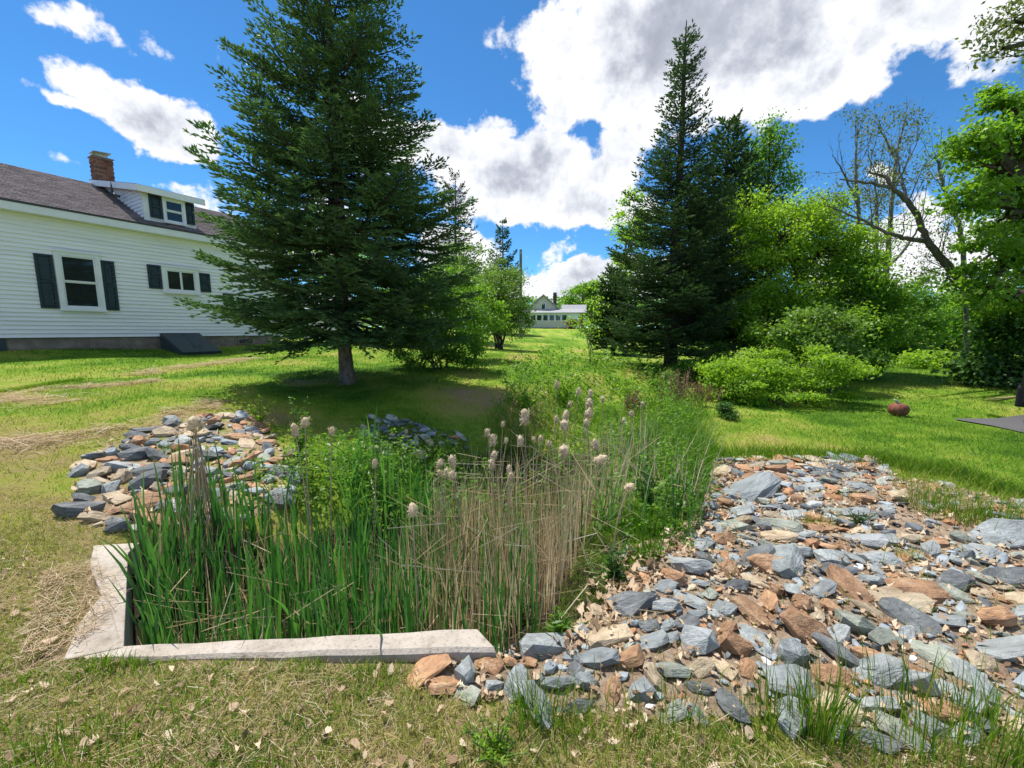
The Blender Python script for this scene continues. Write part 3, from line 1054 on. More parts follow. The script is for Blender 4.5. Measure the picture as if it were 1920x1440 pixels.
def shutter(x0, x1, z0, z1, yo=0.0, parent=house):
    f = yo - 0.065
    s = MB()
    e = 0.055
    s.box(x0, x0 + e, f, yo - 0.02, z0, z1)
    s.box(x1 - e, x1, f, yo - 0.02, z0, z1)
    zm = z0 + (z1 - z0) * 0.5
    for (a, b_) in ((z0, z0 + e), (zm - e / 2, zm + e / 2), (z1 - e, z1)):
        s.box(x0 + e, x1 - e, f, yo - 0.02, a, b_)
    o = s.build('shutter', M_shutter, parent, bevel=0.003)
    for (a, b_) in ((z0 + e, zm - e / 2), (zm + e / 2, z1 - e)):
        p = MB()
        p.hexa([(x0 + e, f + 0.03, a), (x1 - e, f + 0.03, a), (x1 - e, f + 0.03, b_), (x0 + e, f + 0.03, b_)],
               [(x0 + e + .03, f + 0.014, a + .03), (x1 - e - .03, f + 0.014, a + .03), (x1 - e - .03, f + 0.014, b_ - .03), (x0 + e + .03, f + 0.014, b_ - .03)])
        p.build('panel', M_shutter, o)
    return o


house_window(-0.27, 0.68, 2.20, 3.84, 'h')
shutter(-0.64, -0.285, 2.22, 3.70)
shutter(0.70, 1.0, 2.22, 3.70)
house_window(2.16, 3.22, 2.88, 3.74, 'v')
shutter(1.80, 2.15, 2.98, 3.74)
shutter(3.235, 3.58, 2.98, 3.64)
house_window(4.30, 5.22, 2.10, 3.0, 'h')
shutter(3.96, 4.29, 2.14, 2.98)
shutter(5.24, 5.56, 2.14, 2.98)

# cellar bulkhead
bk = MB()
bx0, bx1 = 1.93, 3.08
bk.prism([(bx0, -0.045, 0.4), (bx0, -1.50, 0.4), (bx0, -1.50, 0.90), (bx0, -0.045, 1.50)], (bx1 - bx0, 0, 0))
bulk = bk.build('cellar_door', M_bulk, house, bevel=0.008)
sl = (1.50 - 0.90) / 1.455
for (a, b_) in ((bx0 + 0.02, (bx0 + bx1) / 2 - 0.006), ((bx0 + bx1) / 2 + 0.006, bx1 - 0.02)):
    q = MB()
    z_ = lambda y: 0.90 + sl * (y + 1.50)
    q.hexa([(a, -1.54, z_(-1.54) + .004), (b_, -1.54, z_(-1.54) + .004), (b_, -0.07, z_(-0.07) + .004), (a, -0.07, z_(-0.07) + .004)],
           [(a, -1.54, z_(-1.54) + .034), (b_, -1.54, z_(-1.54) + .034), (b_, -0.07, z_(-0.07) + .034), (a, -0.07, z_(-0.07) + .034)])
    q.build('panel', M_bulk, bulk, bevel=0.006)
xm = (bx0 + bx1) / 2
q = MB()
for s in (-1, 1):
    q.tube([(xm + s * 0.09, -1.28, z_(-1.28) + .03), (xm + s * 0.09, -1.27, z_(-1.28) + .09), (xm + s * 0.09, -1.14, z_(-1.14) + .09), (xm + s * 0.09, -1.13, z_(-1.14) + .03)], [0.011] * 4, 6)
q.build('handle', M_gutter, bulk)

# dormer
DX0, DX1, DY = 1.96, 3.38, 0.12
dz0 = roof_z(DY) - 0.02
DZT = 6.10
dorm = MB()
dorm.prism([(DX0, DY, dz0), (DX0, HD + 0.2, RZ - 0.05), (DX0, HD + 0.2, RZ + 0.04), (DX0, DY, DZT)], (DX1 - DX0, 0, 0))
dorm = dorm.build('dormer', M_siding, house)
for k in range(10):    # siding courses on the cheek that faces the camera
    z0 = dz0 + 0.115 * k
    if z0 > RZ - 0.06:
        break
    ys = DY + 0.06
    ye = min((z0 + 0.05 - (ZE + 0.1)) / SL - OV, HD - 0.05)
    top = lambda y: DZT + (RZ + 0.04 - DZT) * (y - DY) / (HD + 0.2 - DY)
    if z0 > DZT - 0.05:
        ys = DY + (z0 + 0.1 - DZT) / (RZ + 0.04 - DZT) * (HD + 0.2 - DY)
    if ye - ys < 0.1:
        continue
    MB().hexa([(DX0 - 0.026, ys, z0), (DX0 - 0.002, ys, z0), (DX0 - 0.002, ye, z0), (DX0 - 0.026, ye, z0)],
              [(DX0 - 0.008, ys, z0 + .112), (DX0 - 0.002, ys, z0 + .112), (DX0 - 0.002, ye, z0 + .112), (DX0 - 0.008, ye, z0 + .112)]).build('clapboard', M_siding, dorm)
q = MB()
ft = DZT + 0.04
def drz(y):
    return ft + (RZ + 0.14 - ft) * (y - DY + 0.25) / (HD + 0.25 - DY + 0.25)
q.prism([(DX0 - 0.22, DY - 0.25, drz(DY - 0.25)), (DX0 - 0.22, HD + 0.25, drz(HD + 0.25)), (DX0 - 0.22, HD + 0.25, drz(HD + 0.25) + 0.05), (DX0 - 0.22, DY - 0.25, drz(DY - 0.25) + 0.05)], (DX1 - DX0 + 0.44, 0, 0))
q.build('dormer_roof', M_shingle, dorm)
q = MB()
q.box(DX0 - 0.23, DX1 + 0.23, DY - 0.275, DY - 0.252, ft - 0.16, ft + 0.035)
q.prism([(DX0 - 0.245, DY - 0.25, ft - 0.16), (DX0 - 0.245, HD + 0.1, drz(HD + 0.1) - 0.16), (DX0 - 0.245, HD + 0.1, drz(HD + 0.1) + 0.03), (DX0 - 0.245, DY - 0.25, ft + 0.03)], (0.022, 0, 0))
q.build('fascia', M_trim, dorm)
MB().box(DX0 - 0.03, DX0 + 0.12, DY - 0.03, DY - 0.002, dz0, DZT).build('corner_board', M_trim, dorm)
house_window(DX0 + 0.47, DX0 + 1.10, dz0 + 0.06, DZT - 0.1, 'h', yo=DY, parent=dorm, tw=0.07)
shutter(DX0 + 0.13, DX0 + 0.46, dz0 + 0.14, DZT - 0.1, yo=DY, parent=dorm)
shutter(DX0 + 1.11, DX0 + 1.38, dz0 + 0.14, DZT - 0.1, yo=DY, parent=dorm)
q = MB()
q.tube([(DX0 - 0.31, 1.55, drz(1.55) + 0.07), (DX0 - 0.31, 1.55, drz(1.55) - 0.33), (DX0 - 0.28, 1.45, drz(1.55) - 0.42), (DX0 - 0.2, 1.33, drz(1.55) - 0.46)], [0.045] * 4, 8)
q.build('downspout', M_gutter, dorm)

# chimney of separate bricks
CHX, CHY, CHW = 2.02, HD - 0.1, 0.47
chz0, chz1 = RZ - 0.25, 7.70
chim = MB().box(CHX - CHW / 2 + .012, CHX + CHW / 2 - .012, CHY - CHW / 2 + .012, CHY + CHW / 2 - .012, chz0, chz1).build('chimney', M_mortar, house)
bl, bh, bd = 0.148, 0.056, 0.06
bme = MB().box(-bl / 2, bl / 2, -bd / 2, bd / 2, 0, bh).build('brick', M_brick, chim, bevel=0.0)
brick_mesh = bme.data
bme.location = (CHX, CHY, chz1 - 0.09)
nrow = int((chz1 - chz0) / 0.0735)
for r_ in range(nrow):
    z = chz0 + 0.006 + r_ * 0.0735
    top = r_ >= nrow - 2
    o_ = 0.018 if top else 0.0
    for side in range(4):
        for k in range(3):
            u = -CHW / 2 + bl / 2 + k * 0.161 + (0.08 if r_ % 2 else 0)
            if u + bl / 2 > CHW / 2 + 0.03:
                u = CHW / 2 - bl / 4
            if z < roof_z(CHY - 0.3) - 0.05:
                continue
            c, s = [(u, -CHW / 2 - o_), (CHW / 2 + o_, u), (-u, CHW / 2 + o_), (-CHW / 2 - o_, -u)][side]
            o = bpy.data.objects.new('brick', brick_mesh)
            COL.objects.link(o)
            o.parent = chim
            o.location = (CHX + c * 0.92, CHY + s * 0.92, z)
            o.rotation_euler = (0, 0, side * PI / 2 + random.uniform(-.01, .01))
MB().box(CHX - CHW / 2 - .05, CHX + CHW / 2 + .05, CHY - CHW / 2 - .05, CHY + CHW / 2 + .05, chz1 - .012, chz1 + 0.012).build('chimney_crown', M_mortar, chim)
q = MB()
for a, b_ in ((-1, -1), (1, -1), (1, 1), (-1, 1)):
    q.box(CHX + a * 0.13 - .012, CHX + a * 0.13 + .012, CHY + b_ * 0.13 - .012, CHY + b_ * 0.13 + .012, chz1 + .03, chz1 + .16)
q.hexa([(CHX - .24, CHY - .24, chz1 + .14), (CHX + .24, CHY - .24, chz1 + .19), (CHX + .24, CHY + .24, chz1 + .19), (CHX - .24, CHY + .24, chz1 + .14)],
       [(CHX - .24, CHY - .24, chz1 + .155), (CHX + .24, CHY - .24, chz1 + .205), (CHX + .24, CHY + .24, chz1 + .205), (CHX - .24, CHY + .24, chz1 + .155)])
q.build('chimney_cap', M_steel, chim)

# low outbuilding beyond the house
gp = aty(575, 612, 22)
gar = empty('garage', (gp[0], gp[1], 0), PI / 2 - A_ - 0.25)
tag(gar, 'low white garage with a grey roof, half hidden behind the big spruce', 'garage')
MB().box(-2.2, 3.0, 0, 4, 0.8, 2.75).build('wall', M_siding, gar)
q = MB()
q.prism([(-2.4, -0.3, 2.62), (-2.4, 2.0, 3.85), (-2.4, 4.3, 2.62), (-2.4, 4.3, 2.74), (-2.4, 2.0, 3.97), (-2.4, -0.3, 2.74)], (5.6, 0, 0))
q.build('roof', M_roofgrey, gar)
MB().box(-1.6, 1.0, -0.04, -0.002, 0.9, 2.3).build('door', M_trim, gar)
house_window(1.5, 2.5, 1.5, 2.5, 'h', parent=gar)

# ================================================================== distant house
dp = aty(1018, 616, 66)
DG = gz(dp[0], dp[1])
DH = empty('distant_house', (dp[0], dp[1], DG - 0.05), math.radians(-6))
tag(DH, 'small beige gabled house with a long glazed porch, far across the lawn', 'house')
k_ = 66 / FPX
gw = 2.75
MB().box(-3.2, 6.0, 1.6, 8, 0, 2.6).build('wall', M_beige, DH)
MB().prism([(-gw, 1.55, 2.602), (gw, 1.55, 2.602), (gw, 1.55, 2.9), (0, 1.55, 5.35), (-gw, 1.55, 2.9)], (0, 6.4, 0)).build('gable', M_beige, DH)
q = MB()
for s in (-1, 1):
    q.prism([(s * (gw + 0.3), 1.2, 2.72), (0, 1.2, 5.42), (0, 1.2, 5.6), (s * (gw + 0.3), 1.2, 2.9)], (0, 7, 0))
q.build('roof', M_roofgrey, DH)
MB().prism([(-3.5, -0.3, 2.45), (-3.5, 1.6, 3.1), (-3.5, 1.6, 3.22), (-3.5, -0.3, 2.57)], (9.9, 0, 0)).build('porch_roof', M_roofgrey, DH)
MB().prism([(3.0, 3.0, 2.7), (3.0, 5.0, 4.1), (3.0, 8.2, 2.7)], (4.2, 0, 0)).build('side_roof', M_roofgrey, DH)
MB().box(-3.2, 5.6, 0, 1.6, 0, 1.25).build('porch_wall', M_beige, DH)
MB().box(-3.22, 5.62, -0.05, -0.002, -0.1, 0.16).build('porch_skirt', M_barkdark, DH)
q = MB()
q.box(-3.2, 5.6, 0, 0.12, 2.25, 2.5)
for i in range(8):
    x = -3.1 + i * 1.0
    q.box(x - 0.07, x + 0.07, 0, 0.12, 1.25, 2.25)
q.box(4.0, 5.6, 0, 0.12, 1.25, 2.25)
q.build('porch_frame', M_trim, DH)
for i in range(7):
    x = -3.1 + i * 1.0
    w_ = MB().box(x + 0.09, x + 0.91, 0.02, 0.08, 1.27, 1.33).box(x + 0.09, x + 0.91, 0.02, 0.08, 2.17, 2.23).box(x + .09, x + .14, .02, .08, 1.33, 2.17).box(x + .86, x + .91, .02, .08, 1.33, 2.17).build('window', M_trim, DH)
    MB().box(x + 0.14, x + 0.86, 0.04, 0.05, 1.33, 2.17).build('pane', M_glass2, w_)
w_ = MB().box(-0.38, 0.38, 1.44, 1.545, 3.1, 4.2).build('window', M_trim, DH)
MB().box(-0.28, 0.28, 1.42, 1.438, 3.2, 4.1).build('pane', M_glass2, w_)
MB().box(1.55, 2.15, 4.2, 4.8, 3.6, 6.1).build('chimney', M_barkdark, DH)
# ================================================================== utility pole
pp = aty(976, 633, 35)
pz = gz(pp[0], pp[1])
pole = empty('utility_pole', (pp[0], pp[1], pz))
tag(pole, 'thin weathered wooden utility pole beyond the round willow', 'pole')
MB().tube([(0, 0, -0.3), (0, 0, 7.3)], [0.16, 0.11], 10).build('post', M_pole, pole)
MB().box(-0.06, 0.06, -0.14, -0.11, 6.9, 7.15).build('bracket', M_steel, pole)


# ================================================================== trees
def px_scale(Y, py=600):
    r = ray(960, py)
    return (Y / r[1]) / FPX


def conifer(name, label, cat, base, H, prof, z_lo, mat, bark, trunk_r, nbr, sec_sp, sprig_l, needles, seed, lean_az=None, asym=0.0, droop=0.25, group=None, bark_dead=0.0, sec_len=0.42, up=0.55, tone_scale=1.0):
    """prof: list of (fraction of height, radius).  Crown of boughs > branchlets > needle sprigs."""
    r = np.random.default_rng(seed)
    root = empty(name, base)
    tag(root, label, cat, group)
    tb = Tubes()
    tl_ = Tubes()
    K = 14
    zs = np.linspace(-0.15, H, K)
    wob = np.stack([0.03 * np.sin(zs * 0.9 + seed), 0.03 * np.cos(zs * 0.7 + seed), zs], -1)
    rr_ = trunk_r * (1 - np.clip(zs, 0, H) / H) ** 0.8 + 0.012
    rr_[0] *= 1.25
    rr_[1] *= 1.0
    tb.add(wob, rr_, 12)
    pf = np.array(prof)
    S_C, S_A, S_N, S_L, S_R = [], [], [], [], []
    hs_ = z_lo + (1 - z_lo) * (1 - r.random(nbr) ** 0.72) * 0.985
    hs_ = np.sort(hs_)
    for i, h in enumerate(hs_):
        azm = (i * 2.399963 + r.normal() * 0.3) % (2 * PI)
        R = np.interp(h, pf[:, 0], pf[:, 1]) * r.uniform(0.68, 1.14)
        if asym:
            R *= 1 + asym * math.cos(azm - lean_az)
        # bough: leaves trunk, droops (more below), tip turns up
        hh = (h - z_lo) / (1 - z_lo)
        rise = -droop * (1 - hh) * r.uniform(0.5, 1.7) + up * hh ** 1.5
        t = np.linspace(0, 1, 8)
        out_ = R * t
        zz_ = h * H + R * (rise * t + 0.32 * t ** 2.5)
        sway = 0.06 * R * np.sin(t * 3 + r.random() * 6)
        ca, sa = math.cos(azm), math.sin(azm)
        Pb = np.stack([ca * out_ - sa * sway, sa * out_ + ca * sway, zz_], -1)
        tl_.add(Pb, np.linspace(min(0.032, 0.010 + 0.012 * R), 0.004, 8), 5)
        # branchlets
        nsec = max(4, int(R / sec_sp))
        ts = np.linspace(0.16 if R < 1.5 else 0.24, 0.99, nsec)
        ts = np.r_[ts, ts + 0.4 / nsec]
        ts = np.clip(ts, 0, 1)
        sd = np.r_[np.ones(nsec), -np.ones(nsec)]
        pos = np.stack([np.interp(ts, t, Pb[:, k]) for k in range(3)], -1)
        dirb = rot_to(np.stack([np.interp(ts, t, np.gradient(Pb[:, k])) for k in range(3)], -1))
        sidev = rot_to(np.cross(dirb, np.array([0, 0, 1.0])))
        ang = r.uniform(0.6, 1.05, len(ts))
        L2 = (R * sec_len * (1 - ts) ** 0.75 * (0.45 + 0.9 * ts) + sprig_l * 0.9) * r.uniform(0.7, 1.2, len(ts))
        d2 = rot_to(dirb * np.cos(ang)[:, None] + sidev * (sd * np.sin(ang))[:, None] + np.array([0, 0, 1.0]) * r.normal(0.02, 0.13, len(ts))[:, None])
        # one bough-end leader
        pos = np.r_[pos, Pb[-1:]]
        d2 = np.r_[d2, rot_to(Pb[-1:] - Pb[-2:-1])]
        L2 = np.r_[L2, sprig_l * 1.3]
        for p, d, L in zip(pos, d2, L2):
            n3 = max(2, int(L / (sprig_l * 0.40)))
            t3 = (np.arange(n3) + r.random(n3) * 0.6 + 0.25) / n3
            dr = -0.10 * L * t3 ** 2
            c = p + d * (L * t3)[:, None]
            c[:, 2] += dr
            s3 = rot_to(np.cross(d, np.array([0, 0, 1.0])))
            sg = np.where(np.arange(n3) % 2 == 0, 1, -1) * r.uniform(0.35, 0.85, n3)
            a3 = rot_to(d + s3 * sg[:, None] + np.array([0, 0, 1.0]) * r.normal(0.05, 0.14, n3)[:, None])
            S_C.append(c)
            S_A.append(a3)
            S_L.append(np.full(n3, sprig_l) * r.uniform(0.7, 1.25, n3))
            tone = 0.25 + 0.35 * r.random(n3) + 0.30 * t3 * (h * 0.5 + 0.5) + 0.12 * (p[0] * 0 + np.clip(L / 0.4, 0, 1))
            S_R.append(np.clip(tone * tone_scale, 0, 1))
    C = np.concatenate(S_C)
    A3 = np.concatenate(S_A)
    L3 = np.concatenate(S_L)
    R3 = np.concatenate(S_R)
    n = len(C)
    side = rot_to(np.cross(A3, np.array([0, 0, 1.0]) + r.normal(0, 0.35, (n, 3))))
    upv = np.cross(side, A3)
    f = Foliage()
    Wd = L3 * (0.27 if needles > 2 else 0.34) * r.uniform(0.8, 1.25, n)
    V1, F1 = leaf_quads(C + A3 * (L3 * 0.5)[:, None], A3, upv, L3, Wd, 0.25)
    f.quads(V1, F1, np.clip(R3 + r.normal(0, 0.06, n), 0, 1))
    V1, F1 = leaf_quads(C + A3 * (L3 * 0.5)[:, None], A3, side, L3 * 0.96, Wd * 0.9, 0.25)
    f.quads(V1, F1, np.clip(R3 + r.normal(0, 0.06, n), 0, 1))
    for sg in (-1, 1):      # side twiglets
        for t0 in (0.35,):
            A4 = rot_to(A3 * 0.8 + side * (sg * r.uniform(0.4, 0.9, n))[:, None] + upv * r.normal(0, 0.25, n)[:, None])
            L4 = L3 * r.uniform(0.38, 0.6, n)
            V1, F1 = leaf_quads(C + A3 * (L3 * t0)[:, None] + A4 * (L4 * 0.5)[:, None], A4, rot_to(upv + side * r.normal(0, 0.5, n)[:, None]), L4, L4 * 0.24, 0.25)
            f.quads(V1, F1, np.clip(R3 + r.normal(0.03, 0.08, n), 0, 1))
    tb.build('trunk', bark, root)
    tag(tl_.build('boughs', M_barkdark, root), kind='stuff')
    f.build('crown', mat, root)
    return root


def broadleaf(name, label, cat, base, blobs, nleaf, leaf, mat, bark, trunk=None, seed=0, stems=1, trunk_r=0.12, clump=0.34, group=None, flat=0.55, up=0.9, elong=1.6, shell=0.45, limb_r=None, spread=0.0, twigs=True, tone=0.0):
    """blobs: list of (px,py,rx,ry,Y[,weight]) ellipsoids; leaves gather in flattened clumps inside them."""
    r = np.random.default_rng(seed)
    base = np.array(base, float)
    root = empty(name, base)
    tag(root, label, cat, group)
    E = []
    for bl_ in blobs:
        px, py, rx, ry, Y = bl_[:5]
        c = aty(px, py, Y)
        zc = proj(c)[2]
        k = float(zc) / FPX
        E.append((c - base, np.array([rx * k, 0.5 * (rx + ry) * k, ry * k]), bl_[5] if len(bl_) > 5 else 1.0))
    vol = np.array([e[1].prod() ** 0.67 * e[2] for e in E])
    vol /= vol.sum()
    tb = Tubes()
    top = max((e[0] for e in E), key=lambda c: c[2])
    trunks = []
    if trunk is not None:
        P = np.array(trunk, float) - base
        trunks.append(P)
        tb.add(P, np.linspace(trunk_r, trunk_r * 0.3, len(P)), 10)
    else:
        for s in range(stems):
            a = r.random() * 2 * PI
            o = np.array([math.cos(a), math.sin(a), 0]) * (0.05 + spread * r.random()) * (stems > 1)
            tgt = E[s % len(E)][0] if stems > 1 else np.average([e[0] for e in E], axis=0, weights=vol)
            tgt = tgt + np.array([0, 0, 0.25 * E[s % len(E)][1][2]])
            t = np.linspace(0, 1, 8)[:, None]
            P = o * (1 - t) + np.array([0, 0, -0.1]) * (1 - t) + tgt * t
            P[:, :2] = (o[:2] + (tgt[:2] - o[:2]) * t ** 1.5)
            P[1:-1] += r.normal(0, 0.01 * abs(tgt[2]) + 0.004, (6, 3))
            trunks.append(P)
            rr_ = np.linspace(trunk_r, trunk_r * 0.25, 8)
            rr_[0] *= 1.25
            tb.add(P, rr_, 8)
    CC, AA, NN, LL, RR = [], [], [], [], []
    for (c, rad, w), v in zip(E, vol):
        n = int(nleaf * v)
        ncl = max(6, int(rad.prod() / (clump ** 3) * 0.9))
        ncl = min(ncl, max(8, n // 14))
        u = rot_to(r.normal(size=(ncl, 3)))
        rad_k = (shell + (1 - shell) * r.random(ncl)) ** 0.6
        cl = c + u * rad * rad_k[:, None] * r.uniform(0.8, 1.08, ncl)[:, None]
        cs = clump * r.uniform(0.6, 1.3, ncl)
        # limbs
        Pt = trunks[int(r.integers(len(trunks)))]
        best = min(trunks, key=lambda P_: np.linalg.norm(P_[-1] - c))
        j = int(np.argmin(np.linalg.norm(best - (c - np.array([0, 0, rad[2] * 0.7])), axis=1)))
        st_ = best[max(1, min(j, len(best) - 2))]
        t = np.linspace(0, 1, 6)[:, None]
        mid = st_ * (1 - t) + c * t + np.array([0, 0, 1]) * np.sin(t * PI) * 0.12 * np.linalg.norm(c - st_)
        lr = limb_r or trunk_r * 0.5
        tb.add(mid, np.linspace(lr, lr * 0.4, 6), 6)
        if twigs:
            for q in cl[:: max(1, ncl // 26)]:
                s0 = mid[int(r.integers(2, 6))]
                P = s0 * (1 - t) + q * t + r.normal(0, 0.04, (6, 3)) * np.sin(t * PI)
                tb.add(P, np.linspace(lr * 0.35, 0.006, 6), 4)
        k = r.integers(0, ncl, n)
        off = r.normal(size=(n, 3)) * cs[k][:, None] * np.array([1, 1, flat]) * 0.6
        p = cl[k] + off
        CC.append(p)
        outw = rot_to((p - c) / rad)
        NN.append(rot_to(r.normal(size=(n, 3)) * 0.75 + np.array([0, 0, up]) + outw * 0.35))
        AA.append(r.normal(size=(n, 3)) + outw * 0.6 + np.array([0, 0, -0.25]))
        LL.append(leaf * r.uniform(0.6, 1.35, n))
        clt = r.random(ncl)
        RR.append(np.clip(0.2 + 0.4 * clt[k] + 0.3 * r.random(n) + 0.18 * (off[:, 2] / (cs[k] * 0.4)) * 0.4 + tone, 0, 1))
    C, A3, Nn, L, R = (np.concatenate(q_) for q_ in (CC, AA, NN, LL, RR))
    ok = C[:, 2] + base[2] > ground_z(C[:, 0] + base[0], C[:, 1] + base[1]) + 0.03
    C, A3, Nn, L, R = C[ok], A3[ok], Nn[ok], L[ok], R[ok]
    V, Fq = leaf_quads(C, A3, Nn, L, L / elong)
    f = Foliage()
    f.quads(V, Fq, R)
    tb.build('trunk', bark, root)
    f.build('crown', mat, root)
    return root


def gpt(px, py, Y):
    p = aty(px, py, Y)
    return (p[0], p[1], gz(p[0], p[1]))


# --- the big spruce in the middle ground
sb = (-3.43, 8.4, gz(-3.43, 8.4))
conifer('spruce_tree', 'big dark spruce with a bare grey trunk foot, standing by the house', 'tree', sb, 10.6,
        [(0.08, 1.7), (0.2, 2.4), (0.32, 2.2), (0.45, 1.75), (0.6, 1.25), (0.75, 0.85), (0.9, 0.4), (1, 0.08)], 0.08, M_spruce, M_bark, 0.125,
        290, 0.115, 0.12, 4, 3, lean_az=PI, asym=-0.04, droop=0.36, up=0.22, sec_len=0.5, tone_scale=1.15)
_n = sum(len(o.data.polygons) for o in bpy.data.objects if o.name.startswith('crown'))
print('SPRUCE polys', _n)
# --- spire on the right
sb = gpt(1255, 692, 14)
conifer('fir_tree', 'tall dark fir with a narrow spire top, above the dried dock stalks', 'tree', sb, 10.9,
        [(0.05, 2.3), (0.15, 2.5), (0.28, 2.2), (0.42, 1.65), (0.55, 1.2), (0.66, 0.82), (0.8, 0.52), (0.92, 0.32), (1, 0.08)], 0.06, M_spruce2, M_barkdark, 0.2,
        300, 0.15, 0.15, 3, 8, droop=0.24)
sb = gpt(1338, 690, 17)
conifer('fir_tree', 'shorter dark fir just right of the tall spire, before the poplar', 'tree', sb, 9.6,
        [(0.05, 2.4), (0.3, 2.1), (0.55, 1.6), (0.75, 0.95), (0.9, 0.45), (1, 0.1)], 0.08, M_spruce2, M_barkdark, 0.2, 260, 0.2, 0.25, 2, 9, droop=0.15)
sb = gpt(1150, 664, 21)
conifer('fir_tree', 'low bushy fir at the lawn edge, left of the tall spire', 'tree', sb, 4.4,
        [(0.05, 1.25), (0.3, 1.3), (0.6, 0.9), (0.85, 0.4), (1, 0.1)], 0.05, M_spruce2, M_barkdark, 0.1, 120, 0.22, 0.24, 2, 10, droop=0.1)
sb = gpt(858, 640, 28)
conifer('pine_tree', 'thin half-dead pine with rusty sparse needles, rising behind the shrubs', 'tree', sb, 10.9,
        [(0.25, 1.4), (0.55, 1.5), (0.7, 1.25), (0.85, 0.7), (1, 0.12)], 0.3, M_deadneedle, M_barkdark, 0.13, 110, 0.45, 0.2, 3, 12, droop=0.05, sec_len=0.35)
sb = gpt(943, 630, 40)
conifer('fir_tree', 'small distant fir peeking over the round willow', 'tree', sb, 10.6,
        [(0.2, 2.0), (0.5, 1.5), (0.75, 0.85), (0.9, 0.4), (1, 0.1)], 0.1, M_spruce2, M_barkdark, 0.16, 130, 0.3, 0.3, 2, 13, droop=0.1)

# --- shrubs and trees left of centre
broadleaf('shrub', 'dark many-stemmed shrub right behind the spruce', 'shrub', gpt(815, 694, 11.0),
          [(790, 600, 75, 75, 11.0), (860, 610, 65, 75, 11.1), (770, 650, 50, 40, 10.8), (870, 655, 50, 38, 10.9), (820, 540, 70, 45, 11.3)], 24000, 0.072, M_mid, M_barkdark, seed=21, stems=9, trunk_r=0.03, spread=0.5, clump=0.26)
broadleaf('shrub', 'bright green rounded shrub between the dark shrub and the willow', 'shrub', gpt(895, 668, 13.5),
          [(885, 575, 55, 55, 13.5), (905, 600, 42, 55, 13.3)], 7000, 0.085, M_bright, M_barkdark, seed=22, stems=5, trunk_r=0.03, spread=0.3, clump=0.26)
broadleaf('willow_tree', 'round grey-green willow on a short forked trunk in mid lawn', 'tree', gpt(937, 656, 20),
          [(935, 560, 60, 62, 20), (915, 600, 42, 40, 20), (962, 598, 40, 42, 19.8), (940, 525, 45, 36, 20)], 15000, 0.115, M_silver, M_barkdark, seed=23, stems=6, trunk_r=0.07, spread=0.12, clump=0.4, elong=2.6)
broadleaf('broadleaf_tree', 'pale green tree rising behind the dark shrub and spruce', 'tree', gpt(868, 640, 25),
          [(868, 490, 45, 50, 25), (840, 530, 50, 40, 25), (885, 540, 40, 50, 25)], 8000, 0.15, M_silver, M_barkgrey, seed=24, trunk_r=0.12, clump=0.5)
broadleaf('broadleaf_tree', 'yellow-green tree showing through the spruce above the house', 'tree', gpt(600, 620, 27),
          [(560, 470, 80, 55, 27), (640, 500, 70, 50, 27), (700, 540, 70, 50, 26), (760, 560, 60, 50, 26)], 13000, 0.18, M_bright, M_barkgrey, seed=25, trunk_r=0.18, clump=0.6)
broadleaf('shrub', 'low shrub at the garage corner behind the spruce trunk', 'shrub', gpt(545, 636, 18),
          [(545, 625, 22, 14, 18), (560, 628, 18, 10, 18)], 1500, 0.08, M_mid, M_barkdark, seed=26, stems=4, trunk_r=0.02, clump=0.2)
broadleaf('young_tree', 'slim young tree with thin pale foliage on the mid lawn', 'tree', gpt(1108, 682, 13.5),
          [(1095, 615, 22, 38, 13.5), (1112, 590, 18, 30, 13.5), (1085, 600, 18, 22, 13.5)], 520, 0.08, M_lime, M_barkgrey, seed=27, stems=3, trunk_r=0.022, spread=0.1, clump=0.3)
broadleaf('red_shrub', 'small purple-red shrub beside the distant porch', 'shrub', gpt(1070, 612, 60),
          [(1070, 607, 14, 9, 60)], 700, 0.3, M_red, M_barkdark, seed=28, stems=3, trunk_r=0.04, clump=0.5)
broadleaf('broadleaf_tree', 'round pale tree right of the distant house chimney', 'tree', gpt(1092, 612, 85),
          [(1092, 560, 32, 32, 85), (1075, 575, 20, 20, 85), (1112, 545, 20, 22, 85)], 4000, 0.5, M_bright, M_barkgrey, seed=29, trunk_r=0.3, clump=1.3)
broadleaf('broadleaf_tree', 'yellow-green tree behind the low bushy fir', 'tree', gpt(1135, 640, 27),
          [(1130, 560, 22, 55, 27), (1160, 530, 30, 45, 27), (1190, 400, 35, 45, 27), (1185, 460, 40, 60, 27)], 6500, 0.17, M_lime, M_barkgrey, seed=30, trunk_r=0.14, clump=0.5)
broadleaf('broadleaf_tree', 'tree half hidden behind the left of the distant house', 'tree', gpt(985, 622, 80),
          [(985, 588, 18, 18, 80), (968, 590, 15, 22, 80)], 1500, 0.5, M_mid, M_barkgrey, seed=31, trunk_r=0.2, clump=1.0)

